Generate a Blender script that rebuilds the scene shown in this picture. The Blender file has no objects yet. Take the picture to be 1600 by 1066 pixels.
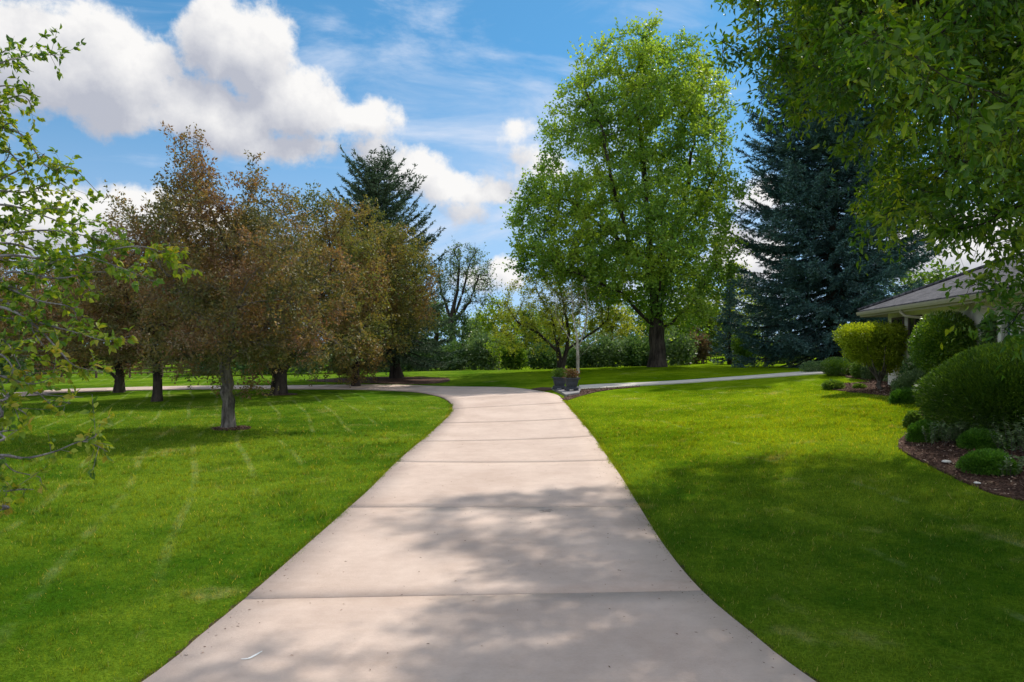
import bpy, math, random
import numpy as np
from mathutils import Vector, geometry
R = math.radians
rng = np.random.default_rng(7)
random.seed(7)
S = bpy.context.scene
COL = S.collection

# ------------------------------------------------------------------ camera
H = 2.4; F = 1067.0; HZ = 540.0
cd = bpy.data.cameras.new('camera'); cam = bpy.data.objects.new('camera', cd); COL.objects.link(cam)
cam.location = (0, 0, H); cam.rotation_euler = (R(90), 0, 0)
cd.sensor_width = 36; cd.lens = 36*F/1600; cd.shift_y = (HZ-533)/1600
cd.clip_start = 0.05; cd.clip_end = 5000
S.camera = cam
S.view_settings.view_transform = 'Standard'; S.view_settings.look = 'None'
S.view_settings.gamma = 1; S.view_settings.exposure = 0.70
S.cycles.max_bounces = 6; S.cycles.diffuse_bounces = 3; S.cycles.transmission_bounces = 4
S.cycles.transparent_max_bounces = 4; S.cycles.use_denoising = True
S.cycles.sample_clamp_indirect = 6

# ------------------------------------------------------------------ sun + world
SUN_AZ, SUN_EL = 40, 51.5            # azimuth from +Y towards +X
sd = Vector((math.sin(R(SUN_AZ))*math.cos(R(SUN_EL)), math.cos(R(SUN_AZ))*math.cos(R(SUN_EL)), math.sin(R(SUN_EL))))
sl = bpy.data.lights.new('sun', 'SUN'); sl.energy = 2.8; sl.angle = R(0.8); sl.color = (1, 0.94, 0.85)
sun = bpy.data.objects.new('sun', sl); COL.objects.link(sun)
sun.rotation_euler = (-sd).to_track_quat('-Z', 'Y').to_euler()

def mathn(nt, op, a, b=None, c=None, clamp=False):
    n = nt.nodes.new('ShaderNodeMath'); n.operation = op; n.use_clamp = clamp
    for i, v in enumerate((a, b, c)):
        if v is None: continue
        if isinstance(v, (int, float)): n.inputs[i].default_value = v
        else: nt.links.new(v, n.inputs[i])
    return n.outputs[0]
def vmath(nt, op, a, b=None, out=0):
    n = nt.nodes.new('ShaderNodeVectorMath'); n.operation = op
    for i, v in enumerate((a, b)):
        if v is None: continue
        if isinstance(v, (tuple, list)): n.inputs[i].default_value = v
        else: nt.links.new(v, n.inputs[i])
    return n.outputs[out]
def noise(nt, vec, scale, detail=6, rough=0.55, lac=2.0, dist=0.0, out='Fac'):
    n = nt.nodes.new('ShaderNodeTexNoise'); n.inputs['Scale'].default_value = scale
    n.inputs['Detail'].default_value = detail; n.inputs['Roughness'].default_value = rough
    n.inputs['Lacunarity'].default_value = lac; n.inputs['Distortion'].default_value = dist
    if vec is not None: nt.links.new(vec, n.inputs['Vector'])
    return n.outputs[out]
def maprange(nt, v, a, b, c=0.0, d=1.0, smooth=True):
    n = nt.nodes.new('ShaderNodeMapRange'); n.interpolation_type = 'SMOOTHSTEP' if smooth else 'LINEAR'
    nt.links.new(v, n.inputs[0])
    for i, x in enumerate((a, b, c, d)): n.inputs[i+1].default_value = x
    return n.outputs[0]
def mixc(nt, f, a, b, mode='MIX'):
    n = nt.nodes.new('ShaderNodeMix'); n.data_type = 'RGBA'; n.blend_type = mode
    if isinstance(f, (int, float)): n.inputs[0].default_value = f
    else: nt.links.new(f, n.inputs[0])
    for i, v in ((6, a), (7, b)):
        if isinstance(v, (tuple, list)): n.inputs[i].default_value = (*v, 1)[:4]
        else: nt.links.new(v, n.inputs[i])
    return n.outputs[2]

W = bpy.data.worlds.new('World'); S.world = W; W.use_nodes = True
nt = W.node_tree; nt.nodes.clear()
def pix_azel(px, py):
    return (math.degrees(math.atan((px-800)/F)), math.degrees(math.atan((HZ-py)/math.hypot(F, px-800))))
CUM = [(40,90,200,92),(190,120,120,78),(340,70,66,78),(392,85,78,84),(330,175,150,55),(465,160,105,58),(570,185,80,38),
       (645,264,74,48),(585,240,74,34),(440,228,130,30),(705,290,60,34),(740,330,40,24),
       (808,205,34,20),(818,248,44,24),(850,265,50,28),
       (215,335,140,48),(90,350,120,60),(320,350,90,40),(788,425,46,42),(740,440,60,30),(1165,400,80,60),(1185,300,60,40),(1500,380,120,70),(760,300,70,34)]
grp = bpy.data.node_groups.new('cloud_field', 'ShaderNodeTree')
grp.interface.new_socket('P', in_out='INPUT', socket_type='NodeSocketVector')
grp.interface.new_socket('F', in_out='OUTPUT', socket_type='NodeSocketFloat')
gi = grp.nodes.new('NodeGroupInput'); go = grp.nodes.new('NodeGroupOutput')
wv = noise(grp, gi.outputs[0], 0.22, 2, 0.6, out='Color')
wv = vmath(grp, 'MULTIPLY', vmath(grp, 'SUBTRACT', wv, (0.5,0.5,0.5)), (3.2,2.0,0))
pw = vmath(grp, 'ADD', gi.outputs[0], wv)
acc = None
for (px, py, rx, ry) in CUM:
    u, v = pix_azel(px, py); k = math.degrees(1/F)*0.9
    d = vmath(grp, 'MULTIPLY', vmath(grp, 'SUBTRACT', pw, (u, v, 0)), (1/(rx*k), 1/(ry*k), 0))
    l = mathn(grp, 'SUBTRACT', 1.0, vmath(grp, 'LENGTH', d, out=1))
    l = mathn(grp, 'MULTIPLY', l, min(1.0, ry/75+0.12))
    acc = l if acc is None else mathn(grp, 'SMOOTH_MAX', acc, l, 0.22)
# extra broken cumulus added over the unseen sky to raise the fill light
gen = noise(grp, vmath(grp, 'MULTIPLY', gi.outputs[0], (1,1.6,1)), 0.035, 2, 0.5)
sx = grp.nodes.new('ShaderNodeSeparateXYZ'); grp.links.new(gi.outputs[0], sx.inputs[0])
outside = maprange(grp, mathn(grp, 'MAXIMUM', mathn(grp, 'ABSOLUTE', sx.outputs[0]), mathn(grp, 'MULTIPLY', sx.outputs[1], 1.45)), 40, 62)
gen = mathn(grp, 'SUBTRACT', mathn(grp, 'MULTIPLY', mathn(grp, 'SUBTRACT', gen, 0.47), 3.5), mathn(grp, 'MULTIPLY', mathn(grp, 'SUBTRACT', 1.0, outside), 4.0))
acc = mathn(grp, 'MAXIMUM', acc, gen)
fb = noise(grp, gi.outputs[0], 0.28, 6, 0.62)
f_ = mathn(grp, 'ADD', acc, mathn(grp, 'MULTIPLY', mathn(grp, 'SUBTRACT', fb, 0.48), 1.35))
grp.links.new(f_, go.inputs[0])

tc = nt.nodes.new('ShaderNodeTexCoord')
sep = nt.nodes.new('ShaderNodeSeparateXYZ'); nt.links.new(vmath(nt, 'NORMALIZE', tc.outputs['Generated']), sep.inputs[0])
az = mathn(nt, 'MULTIPLY', mathn(nt, 'ARCTAN2', sep.outputs[0], sep.outputs[1]), 57.2958)
el = mathn(nt, 'MULTIPLY', mathn(nt, 'ARCSINE', sep.outputs[2]), 57.2958)
cb = nt.nodes.new('ShaderNodeCombineXYZ'); nt.links.new(az, cb.inputs[0]); nt.links.new(el, cb.inputs[1])
pv = cb.outputs[0]
def field(off):
    g = nt.nodes.new('ShaderNodeGroup'); g.node_tree = grp
    nt.links.new(vmath(nt, 'ADD', pv, off), g.inputs[0]); return g.outputs[0]
f0 = field((0,0,0)); f2 = field((1.0,2.6,0))
alpha = maprange(nt, f0, -0.02, 0.33)
dense = maprange(nt, f0, 0.05, 0.9)
lit = mathn(nt, 'SUBTRACT', mathn(nt, 'MULTIPLY', f0, 0.45), f2)
lit = maprange(nt, lit, -0.55, 0.42, smooth=False)
bright = maprange(nt, mathn(nt, 'MAXIMUM', mathn(nt, 'ABSOLUTE', az), mathn(nt, 'MULTIPLY', el, 1.45)), 42, 60, 1.0, 1.9)  # boosts the clouds out of view as added fill light
ccol = mixc(nt, lit, (2.2,2.3,2.65), (4.25,4.2,4.15))
ccol = vmath(nt, 'SCALE', ccol); ccol.node.inputs['Scale'].default_value = 1; nt.links.new(bright, ccol.node.inputs['Scale'])
# thin high cloud
ci = noise(nt, vmath(nt, 'MULTIPLY', vmath(nt, 'ADD', pv, (40,11,3)), (0.75,1.9,1)), 0.055, 7, 0.62, dist=1.1)
cim = maprange(nt, ci, 0.46, 0.78)
vl = vmath(nt, 'MULTIPLY', vmath(nt, 'SUBTRACT', pv, (-2.0, 14.0, 0)), (1/13, 1/7.0, 0)); vl = mathn(nt, 'SUBTRACT', 1.0, vmath(nt, 'LENGTH', vl, out=1), clamp=True)
hzv = mathn(nt, 'ADD', maprange(nt, el, 22, 2, 0.0, 0.60), mathn(nt, 'MULTIPLY', vl, mathn(nt, 'MULTIPLY', noise(nt, pv, 0.25, 4, 0.6), 0.6)))
cim = mathn(nt, 'MULTIPLY', mathn(nt, 'ADD', cim, hzv), 0.85, clamp=True)
sky = nt.nodes.new('ShaderNodeTexSky'); sky.sky_type = 'NISHITA'; sky.sun_disc = False
sky.sun_elevation = R(SUN_EL); sky.sun_rotation = R(SUN_AZ); sky.altitude = 1700
sky.air_density = 1.0; sky.dust_density = 0.2; sky.ozone_density = 3.0
sv = nt.nodes.new('ShaderNodeCombineXYZ'); nt.links.new(sep.outputs[0], sv.inputs[0]); nt.links.new(sep.outputs[1], sv.inputs[1])
nt.links.new(mathn(nt, 'ADD', mathn(nt, 'MULTIPLY', mathn(nt, 'ABSOLUTE', sep.outputs[2]), 0.85), 0.20), sv.inputs[2]); nt.links.new(vmath(nt, 'NORMALIZE', sv.outputs[0]), sky.inputs[0])
hs = nt.nodes.new('ShaderNodeHueSaturation'); hs.inputs['Saturation'].default_value = 1.03; hs.inputs['Value'].default_value = 0.80; hs.inputs['Hue'].default_value = 0.502
nt.links.new(sky.outputs[0], hs.inputs['Color'])
skyc = mixc(nt, cim, mixc(nt, 1.0, hs.outputs[0], (0.54,0.97,0.93), 'MULTIPLY'), (2.9,3.35,4.1))
skyc = mixc(nt, alpha, skyc, ccol)
bg = nt.nodes.new('ShaderNodeBackground'); nt.links.new(skyc, bg.inputs[0]); bg.inputs[1].default_value = 0.14
wo = nt.nodes.new('ShaderNodeOutputWorld'); nt.links.new(bg.outputs[0], wo.inputs[0])
W.cycles.sampling_method = 'MANUAL'; W.cycles.sample_map_resolution = 512

# ------------------------------------------------------------------ terrain
CTRL = [(-200,1066,4.87),(400,1066,4.87),(800,1066,4.87),(1200,1066,4.87),(1800,1066,4.87),
 (0,796,10),(400,796,10),(800,796,10),(1100,796,10),(-300,711,15),(200,711,15),(600,711,15),(900,711,15),
 (0,668,20),(358,668,20),(700,668,20),(850,668,20),(-100,620,32),(245,625,29.5),(185,612,34),(435,615,32),(300,606,36.5),(600,606,37),
 (0,617,33),(700,604,39),(620,592,43),(760,578,62),(450,586,60),(200,590,60),(-200,600,60),(900,577,64),
 (1027,573,46),(1100,569,64),(885,612,31),(860,620,27.5),(1000,604,31.5),(1130,595,32),(1270,583,33),(1375,610,25.5),(1305,583,29.5),
 (1200,569,60),(1300,575,46),(1430,628,19.5),(1200,690,15),(1000,690,16.5),(950,726,13.3),(1060,660,19.5),(1410,705,12.6),(1500,752,10.7),(1600,783,9.7),
 (1300,780,10.3),(1500,690,12.3),(1300,640,19.5),(1000,640,23)]
cp = np.array([((px-800)/F*d, d, H-(py-HZ)/F*d) for px, py, d in CTRL] +
   [(14,18,1.0),(15,24,1.15),(14,12,0.7),(13,5,0.25),(22,20,1.1),(22,30,1.2),(30,45,1.2),(30,62,.8),(-30,20,0),(-30,40,0.0),(-35,62,-.1),(-10,-6,0),(10,-6,0),(0,-8,0),(30,0,.5),(-30,0,0)])
def tps(r2): return np.where(r2 > 1e-9, r2*np.log(np.maximum(r2, 1e-9)), 0)
n_ = len(cp); D2 = ((cp[:,None,:2]-cp[None,:,:2])**2).sum(-1)
A = np.zeros((n_+3, n_+3)); A[:n_,:n_] = tps(D2) + np.eye(n_)*6.0
A[:n_,n_] = 1; A[:n_,n_+1:] = cp[:,:2]; A[n_:,:n_] = A[:n_,n_:].T
TW = np.linalg.solve(A, np.concatenate([cp[:,2], np.zeros(3)]))
def gz(x, y):
    x = np.asarray(x, float); y = np.asarray(y, float); sh = x.shape
    xf = x.ravel(); yf = y.ravel(); out = np.empty_like(xf)
    for i in range(0, len(xf), 20000):
        a = xf[i:i+20000]; b = yf[i:i+20000]
        r2 = (a[:,None]-cp[None,:,0])**2 + (b[:,None]-cp[None,:,1])**2
        z = tps(r2)@TW[:n_] + TW[n_] + a*TW[n_+1] + b*TW[n_+2]
        q = np.clip((np.hypot(a/1.0, b-28)-40)/25, 0, 1); q = q*q*(3-2*q)
        out[i:i+20000] = z*(1-q) + 0.2*q
    return out.reshape(sh)
def g1(x, y): return float(gz(np.array([x]), np.array([y]))[0])
def hit(px, py):
    """where the line of sight through a photo pixel meets the ground"""
    t = np.geomspace(3, 120, 1500); X = (px-800)/F*t; Z = H-(py-HZ)/F*t
    g = gz(X, t); k = np.argmax(Z < g)
    if k == 0: k = 1499 if Z[0] > g[0] else 1
    a = (Z[k-1]-g[k-1]); b = (g[k]-Z[k]); s = a/(a+b) if a+b > 0 else 0
    tt = t[k-1]+(t[k]-t[k-1])*s
    return (px-800)/F*tt, tt
def wp(px, py, d): return np.array([(px-800)/F*d, d, H-(py-HZ)/F*d])
def gp(px, d):
    x = (px-800)/F*d; return np.array([x, d, g1(x, d)])

# ------------------------------------------------------------------ object helpers
def tag(o, label=None, cat=None, group=None, kind=None):
    if label: o['label'] = label
    if cat: o['category'] = cat
    if group: o['group'] = group
    if kind: o['kind'] = kind
    return o
def thing(name, label, cat, loc, group=None, rz=0):
    o = bpy.data.objects.new(name, None); COL.objects.link(o); o.location = tuple(map(float, loc)); o.rotation_euler = (0,0,rz)
    o.empty_display_size = 0.2
    return tag(o, label, cat, group)
def npmesh(name, V, Fc, mats, parent=None, smooth=False, rnd=None, fmat=None, local=True, attrs=None):
    """V (n,3) world coordinates, Fc: list of (m,k) int arrays"""
    me = bpy.data.meshes.new(name)
    V = np.asarray(V, np.float64)
    if parent is not None and local:
        c, s = math.cos(-parent.rotation_euler.z), math.sin(-parent.rotation_euler.z)
        q = V-np.array(parent.location); V = np.stack([q[:,0]*c-q[:,1]*s, q[:,0]*s+q[:,1]*c, q[:,2]], 1)
    if isinstance(Fc, np.ndarray): Fc = [Fc]
    me.vertices.add(len(V)); me.vertices.foreach_set('co', V.astype(np.float32).ravel())
    li = np.concatenate([f.ravel() for f in Fc]).astype(np.int32)
    st = []; o_ = 0
    for f in Fc:
        st.append(o_+np.arange(len(f))*f.shape[1]); o_ += f.size
    st = np.concatenate(st).astype(np.int32)
    me.loops.add(len(li)); me.loops.foreach_set('vertex_index', li)
    me.polygons.add(len(st)); me.polygons.foreach_set('loop_start', st)
    if smooth: me.polygons.foreach_set('use_smooth', np.ones(len(st), bool))
    if not isinstance(mats, (list, tuple)): mats = [mats]
    for m in mats: me.materials.append(m)
    if fmat is not None: me.polygons.foreach_set('material_index', np.asarray(fmat, np.int32))
    me.update(calc_edges=True)
    if rnd is not None:
        a = me.attributes.new('rnd', 'FLOAT', 'FACE'); a.data.foreach_set('value', np.asarray(rnd, np.float32))
    o = bpy.data.objects.new(name, me); COL.objects.link(o)
    if parent is not None: o.parent = parent
    return o
class MB:
    """collects plain solids into one mesh"""
    def __init__(s): s.v = []; s.f = []; s.n = 0
    def add(s, V, Fs):
        s.v += [tuple(map(float, p)) for p in V]; s.f += [tuple(i+s.n for i in f) for f in Fs]; s.n += len(V)
    def box(s, c, d, rz=0, top=1.0, u=None):
        c = np.array(c, float); ca, sa = math.cos(rz), math.sin(rz); V = []
        for z in (-.5, .5):
            k = 1 if z < 0 else top
            for x, y in ((-.5,-.5),(.5,-.5),(.5,.5),(-.5,.5)):
                X, Y = x*d[0]*k, y*d[1]*k
                V.append(c+np.array([X*ca-Y*sa, X*sa+Y*ca, z*d[2]]))
        s.add(V, [(3,2,1,0),(4,5,6,7),(0,1,5,4),(1,2,6,5),(2,3,7,6),(3,0,4,7)])
    def lathe(s, c, prof, n=20):
        V = []; 
        for r, z in prof:
            for i in range(n): a = 2*math.pi*i/n; V.append((c[0]+r*math.cos(a), c[1]+r*math.sin(a), c[2]+z))
        Fs = [(j*n+i, j*n+(i+1)%n, (j+1)*n+(i+1)%n, (j+1)*n+i) for j in range(len(prof)-1) for i in range(n)]
        Fs += [tuple(range(n))[::-1], tuple((len(prof)-1)*n+i for i in range(n))]
        s.add(V, Fs)
    def tube(s, pts, r, n=8):
        pts = [np.array(p, float) for p in pts]; V = []
        for k, p in enumerate(pts):
            t = pts[min(k+1, len(pts)-1)]-pts[max(k-1, 0)]; t /= np.linalg.norm(t)
            a = np.cross(t, (0,0,1) if abs(t[2]) < .9 else (1,0,0)); a /= np.linalg.norm(a); b = np.cross(t, a)
            rr = r[k] if isinstance(r, (list, tuple)) else r
            for i in range(n): w = 2*math.pi*i/n; V.append(p+rr*(a*math.cos(w)+b*math.sin(w)))
        Fs = [(j*n+i, j*n+(i+1)%n, (j+1)*n+(i+1)%n, (j+1)*n+i) for j in range(len(pts)-1) for i in range(n)]
        Fs += [tuple(range(n)), tuple((len(pts)-1)*n+i for i in range(n))[::-1]]
        s.add(V, Fs)
    def build(s, name, mat, parent=None, bevel=0, smooth=False):
        me = bpy.data.meshes.new(name); V = np.array(s.v)
        if parent is not None:
            c, sn = math.cos(-parent.rotation_euler.z), math.sin(-parent.rotation_euler.z)
            q = V-np.array(parent.matrix_world.translation if False else world_loc(parent)); V = np.stack([q[:,0]*c-q[:,1]*sn, q[:,0]*sn+q[:,1]*c, q[:,2]], 1)
        me.from_pydata(V.tolist(), [], s.f); me.materials.append(mat)
        if smooth:
            for p in me.polygons: p.use_smooth = True
        o = bpy.data.objects.new(name, me); COL.objects.link(o)
        if parent is not None: o.parent = parent
        if bevel:
            b = o.modifiers.new('bevel', 'BEVEL'); b.width = bevel; b.segments = 2; b.limit_method = 'ANGLE'
        return o
def world_loc(o):
    p = np.zeros(3)
    while o is not None: p = p+np.array(o.location); o = o.parent
    return p
def copy_thing(src, name, loc, rz, sc, label, group=None):
    r = src.copy(); r.name = name; COL.objects.link(r); r.location = tuple(map(float, loc)); r.rotation_euler = (0,0,rz); r.scale = (sc if isinstance(sc, tuple) else (sc,)*3)
    r['label'] = label
    if group: r['group'] = group
    for ch in list(src.children):
        c = ch.copy(); COL.objects.link(c); c.parent = r
    return r

# ------------------------------------------------------------------ materials
def mat(name):
    m = bpy.data.materials.new(name); m.use_nodes = True; t = m.node_tree; t.nodes.clear()
    o = t.nodes.new('ShaderNodeOutputMaterial'); return m, t, o
def pbsdf(t, rough=0.6, spec=0.3):
    b = t.nodes.new('ShaderNodeBsdfPrincipled'); b.inputs['Roughness'].default_value = rough
    b.inputs['Specular IOR Level'].default_value = spec; return b
def geo(t): return t.nodes.new('ShaderNodeNewGeometry').outputs['Position']
def attr(t, n='rnd'):
    a = t.nodes.new('ShaderNodeAttribute'); a.attribute_name = n; return a.outputs['Fac']
def ramp(t, fac, stops):
    r = t.nodes.new('ShaderNodeValToRGB'); t.links.new(fac, r.inputs[0])
    e = r.color_ramp.elements
    while len(e) < len(stops): e.new(0.5)
    for i, (p, c) in enumerate(stops): e[i].position = p; e[i].color = (*c, 1)
    return r.outputs[0]
def bump(t, h, strength, dist, b):
    n = t.nodes.new('ShaderNodeBump'); n.inputs['Strength'].default_value = strength; n.inputs['Distance'].default_value = dist
    t.links.new(h, n.inputs['Height']); t.links.new(n.outputs[0], b.inputs['Normal'])
def leafmat(name, cols, trans=0.4, tcol=(1.25,1.3,0.55), clump=0.9, rough=0.45, spec=0.35, cl_amt=0.35):
    m, t, o = mat(name)
    tcn = t.nodes.new('ShaderNodeTexCoord').outputs['Object']
    cl = noise(t, tcn, clump, 3, 0.5)
    f = mathn(t, 'ADD', mathn(t, 'MULTIPLY', attr(t), 1-cl_amt), mathn(t, 'MULTIPLY', maprange(t, cl, 0.3, 0.7), cl_amt), clamp=True)
    k = len(cols)
    c = ramp(t, f, [(i/(k-1), col) for i, col in enumerate(cols)])
    b = pbsdf(t, rough, spec); t.links.new(c, b.inputs['Base Color'])
    tr = t.nodes.new('ShaderNodeBsdfTranslucent'); t.links.new(mixc(t, 1.0, c, tcol, 'MULTIPLY'), tr.inputs[0])
    mx = t.nodes.new('ShaderNodeMixShader'); mx.inputs[0].default_value = trans
    t.links.new(b.outputs[0], mx.inputs[1]); t.links.new(tr.outputs[0], mx.inputs[2]); t.links.new(mx.outputs[0], o.inputs[0])
    return m
def bark(name, c0, c1, sc=6):
    m, t, o = mat(name); tcn = t.nodes.new('ShaderNodeTexCoord').outputs['Object']
    v = vmath(t, 'MULTIPLY', tcn, (1,1,0.22))
    n1 = noise(t, v, sc, 8, 0.65); n2 = noise(t, tcn, sc*0.25, 3, 0.5)
    c = mixc(t, maprange(t, mathn(t, 'ADD', mathn(t, 'MULTIPLY', n1, .7), mathn(t, 'MULTIPLY', n2, .3)), 0.36, 0.64), c0, c1)
    b = pbsdf(t, 0.9, 0.15); t.links.new(c, b.inputs['Base Color']); bump(t, n1, 1.0, 0.05, b); t.links.new(b.outputs[0], o.inputs[0]); return m
def plain(name, col, rough=0.6, spec=0.4, nscale=8, namt=0.12, bmp=0.0, metal=0):
    m, t, o = mat(name); tcn = t.nodes.new('ShaderNodeTexCoord').outputs['Object']
    n1 = noise(t, tcn, nscale, 6, 0.6)
    c = mixc(t, maprange(t, n1, 0.3, 0.7), tuple(x*(1-namt) for x in col), tuple(min(1, x*(1+namt)) for x in col))
    b = pbsdf(t, rough, spec); b.inputs['Metallic'].default_value = metal; t.links.new(c, b.inputs['Base Color'])
    if bmp: bump(t, noise(t, tcn, nscale*6, 5, 0.6), bmp, 0.01, b)
    t.links.new(b.outputs[0], o.inputs[0]); return m

# lawn
def lawn_nodes(t, far=1.0):
    """turf colour by position, with tree shade put into the near right part"""
    p = geo(t)
    big = noise(t, p, 0.22, 4, 0.55); mid = noise(t, p, 1.3, 5, 0.6); fine = noise(t, p, 9, 4, 0.6)
    sp = t.nodes.new('ShaderNodeSeparateXYZ'); t.links.new(p, sp.inputs[0])
    right = mathn(t, 'MULTIPLY', maprange(t, sp.outputs[0], -3, 5), maprange(t, mathn(t, 'ADD', sp.outputs[1], mathn(t, 'MULTIPLY', mid, 4)), 11, 19))  # near right turf kept deeper green: the tree's shade put into its colour
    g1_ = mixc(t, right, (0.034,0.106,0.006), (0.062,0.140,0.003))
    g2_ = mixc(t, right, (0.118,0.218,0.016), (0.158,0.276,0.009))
    f = mathn(t, 'ADD', mathn(t, 'MULTIPLY', big, 0.5), mathn(t, 'ADD', mathn(t, 'MULTIPLY', mid, 0.3), mathn(t, 'MULTIPLY', fine, 0.2)))
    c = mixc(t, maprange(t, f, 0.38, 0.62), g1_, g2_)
    c = mixc(t, 1.0, c, (1.25 if far > 1 else 1.0, 1.08 if far > 1 else 1.0, 0.9), 'MULTIPLY')
    # mower tracks: thin pale lines
    wob = mathn(t, 'MULTIPLY', mathn(t, 'SUBTRACT', noise(t, p, 0.07, 1, 0.5), 0.5), 2.2)
    def lines(nx, ny, per, th, mask, warp=1.0):
        s = mathn(t, 'ADD', mathn(t, 'ADD', mathn(t, 'MULTIPLY', sp.outputs[0], nx), mathn(t, 'MULTIPLY', sp.outputs[1], ny)), mathn(t, 'MULTIPLY', wob, warp))
        fr = mathn(t, 'PINGPONG', s, per/2)
        return mathn(t, 'MULTIPLY', maprange(t, fr, th, th*0.3), mask)
    lm = mathn(t, 'MULTIPLY', maprange(t, sp.outputs[0], -3.2, -5.0), maprange(t, noise(t, p, 0.45, 5, 0.7), 0.42, 0.60))
    l1 = lines(0.93, 0.37, 0.95, 0.085, lm)
    rm = mathn(t, 'MULTIPLY', maprange(t, sp.outputs[0], 3.5, 5.0), maprange(t, noise(t, p, 1.6, 5, 0.65), 0.50, 0.64))
    l2 = lines(0.985, 0.12, 1.7, 0.09, rm, 0.7)
    ln = mathn(t, 'MAXIMUM', l1, l2)
    c = mixc(t, mathn(t, 'MULTIPLY', ln, 0.26), c, (0.34,0.40,0.17))
    # worn, strawy patches
    dry = noise(t, p, 0.55, 6, 0.7)
    c = mixc(t, mathn(t, 'MULTIPLY', maprange(t, dry, 0.57, 0.74), 0.5), c, (0.36,0.34,0.12))
    return c, p, sp
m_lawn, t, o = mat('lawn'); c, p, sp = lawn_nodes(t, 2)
fib = noise(t, p, 38, 5, 0.7)
c = mixc(t, maprange(t, fib, 0.30, 0.72, 0, 1), mixc(t, 1.0, c, (0.55,0.58,0.55), 'MULTIPLY'), mixc(t, 1.0, c, (1.35,1.3,1.5), 'MULTIPLY'))
b = pbsdf(t, 1.0, 0.0); t.links.new(c, b.inputs['Base Color']); bump(t, noise(t, p, 16, 7, 0.75), 0.9, 0.06, b); t.links.new(b.outputs[0], o.inputs[0])
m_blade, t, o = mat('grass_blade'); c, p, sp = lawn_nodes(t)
r_ = attr(t); c = mixc(t, r_, mixc(t, 1.0, c, (0.60,0.66,0.7), 'MULTIPLY'), mixc(t, 1.0, c, (1.65,1.5,2.2), 'MULTIPLY'))
c = mixc(t, maprange(t, r_, 0.972, 0.980), c, (0.34,0.35,0.15))
b = pbsdf(t, 0.6, 0.15); t.links.new(c, b.inputs['Base Color'])
tr = t.nodes.new('ShaderNodeBsdfTranslucent'); t.links.new(mixc(t, 1.0, c, (3.6,2.2,0.5), 'MULTIPLY'), tr.inputs[0])
mx = t.nodes.new('ShaderNodeMixShader'); mx.inputs[0].default_value = 0.42
t.links.new(b.outputs[0], mx.inputs[1]); t.links.new(tr.outputs[0], mx.inputs[2]); t.links.new(mx.outputs[0], o.inputs[0])

m_conc, t, o = mat('driveway_concrete'); p = geo(t)
n1 = noise(t, p, 0.7, 6, 0.6); n2 = noise(t, vmath(t, 'MULTIPLY', p, (0.35,1,1)), 110, 4, 0.8); n3 = noise(t, vmath(t, 'MULTIPLY', p, (0.5,4,1)), 3, 6, 0.6); n4 = noise(t, p, 5, 8, 0.7)
f = mathn(t, 'ADD', mathn(t, 'ADD', mathn(t, 'MULTIPLY', n1, 0.45), mathn(t, 'MULTIPLY', n3, 0.08)), mathn(t, 'ADD', mathn(t, 'MULTIPLY', n2, 0.22), mathn(t, 'MULTIPLY', n4, 0.25)))
c = mixc(t, maprange(t, f, 0.36, 0.64), (0.455,0.345,0.282), (0.580,0.462,0.388))
c = mixc(t, mathn(t, 'MULTIPLY', maprange(t, noise(t, p, 90, 2, 0.5), 0.70, 0.78), 0.5), c, (0.20,0.16,0.13))
c = mixc(t, mathn(t, 'MULTIPLY', maprange(t, noise(t, p, 1.9, 6, 0.7), 0.58, 0.74), 0.34), c, (0.36,0.27,0.21))
st = mathn(t, 'ADD', vmath(t, 'LENGTH', vmath(t, 'MULTIPLY', vmath(t, 'SUBTRACT', p, (0.50,9.75,0)), (1,1.5,0)), out=1), mathn(t, 'MULTIPLY', mathn(t, 'SUBTRACT', noise(t, p, 6, 5, 0.7), 0.5), 0.75))
c = mixc(t, mathn(t, 'MULTIPLY', maprange(t, st, 0.16, 0.06), 0.6), c, (0.13,0.10,0.085))
b = pbsdf(t, 0.8, 0.25); t.links.new(c, b.inputs['Base Color']); bump(t, n2, 0.7, 0.006, b); t.links.new(b.outputs[0], o.inputs[0])
m_path = plain('path_concrete', (0.58,0.53,0.45), 0.85, 0.2, 3, 0.12, 0.2)
m_joint = plain('joint_filler', (0.30,0.235,0.19), 0.95, 0.05)
m_mulch, t, o = mat('bark_mulch'); p = geo(t)
n1 = noise(t, p, 22, 6, 0.75); n2 = noise(t, p, 2, 4, 0.6)
c = ramp(t, n1, [(0.30,(0.018,0.010,0.007)),(0.5,(0.085,0.045,0.032)),(0.66,(0.20,0.13,0.10))])
c = mixc(t, mathn(t, 'MULTIPLY', maprange(t, n2, 0.55, 0.75), 0.4), c, (0.20,0.15,0.09))
b = pbsdf(t, 0.9, 0.1); t.links.new(c, b.inputs['Base Color']); bump(t, n1, 1.0, 0.05, b); t.links.new(b.outputs[0], o.inputs[0])
m_chip, t, o = mat('mulch_chip')
c = ramp(t, attr(t), [(0,(0.04,0.022,0.016)),(0.4,(0.14,0.078,0.055)),(0.8,(0.30,0.19,0.14)),(1,(0.52,0.42,0.32))])
b = pbsdf(t, 0.85, 0.1); t.links.new(c, b.inputs['Base Color']); t.links.new(b.outputs[0], o.inputs[0])

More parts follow.
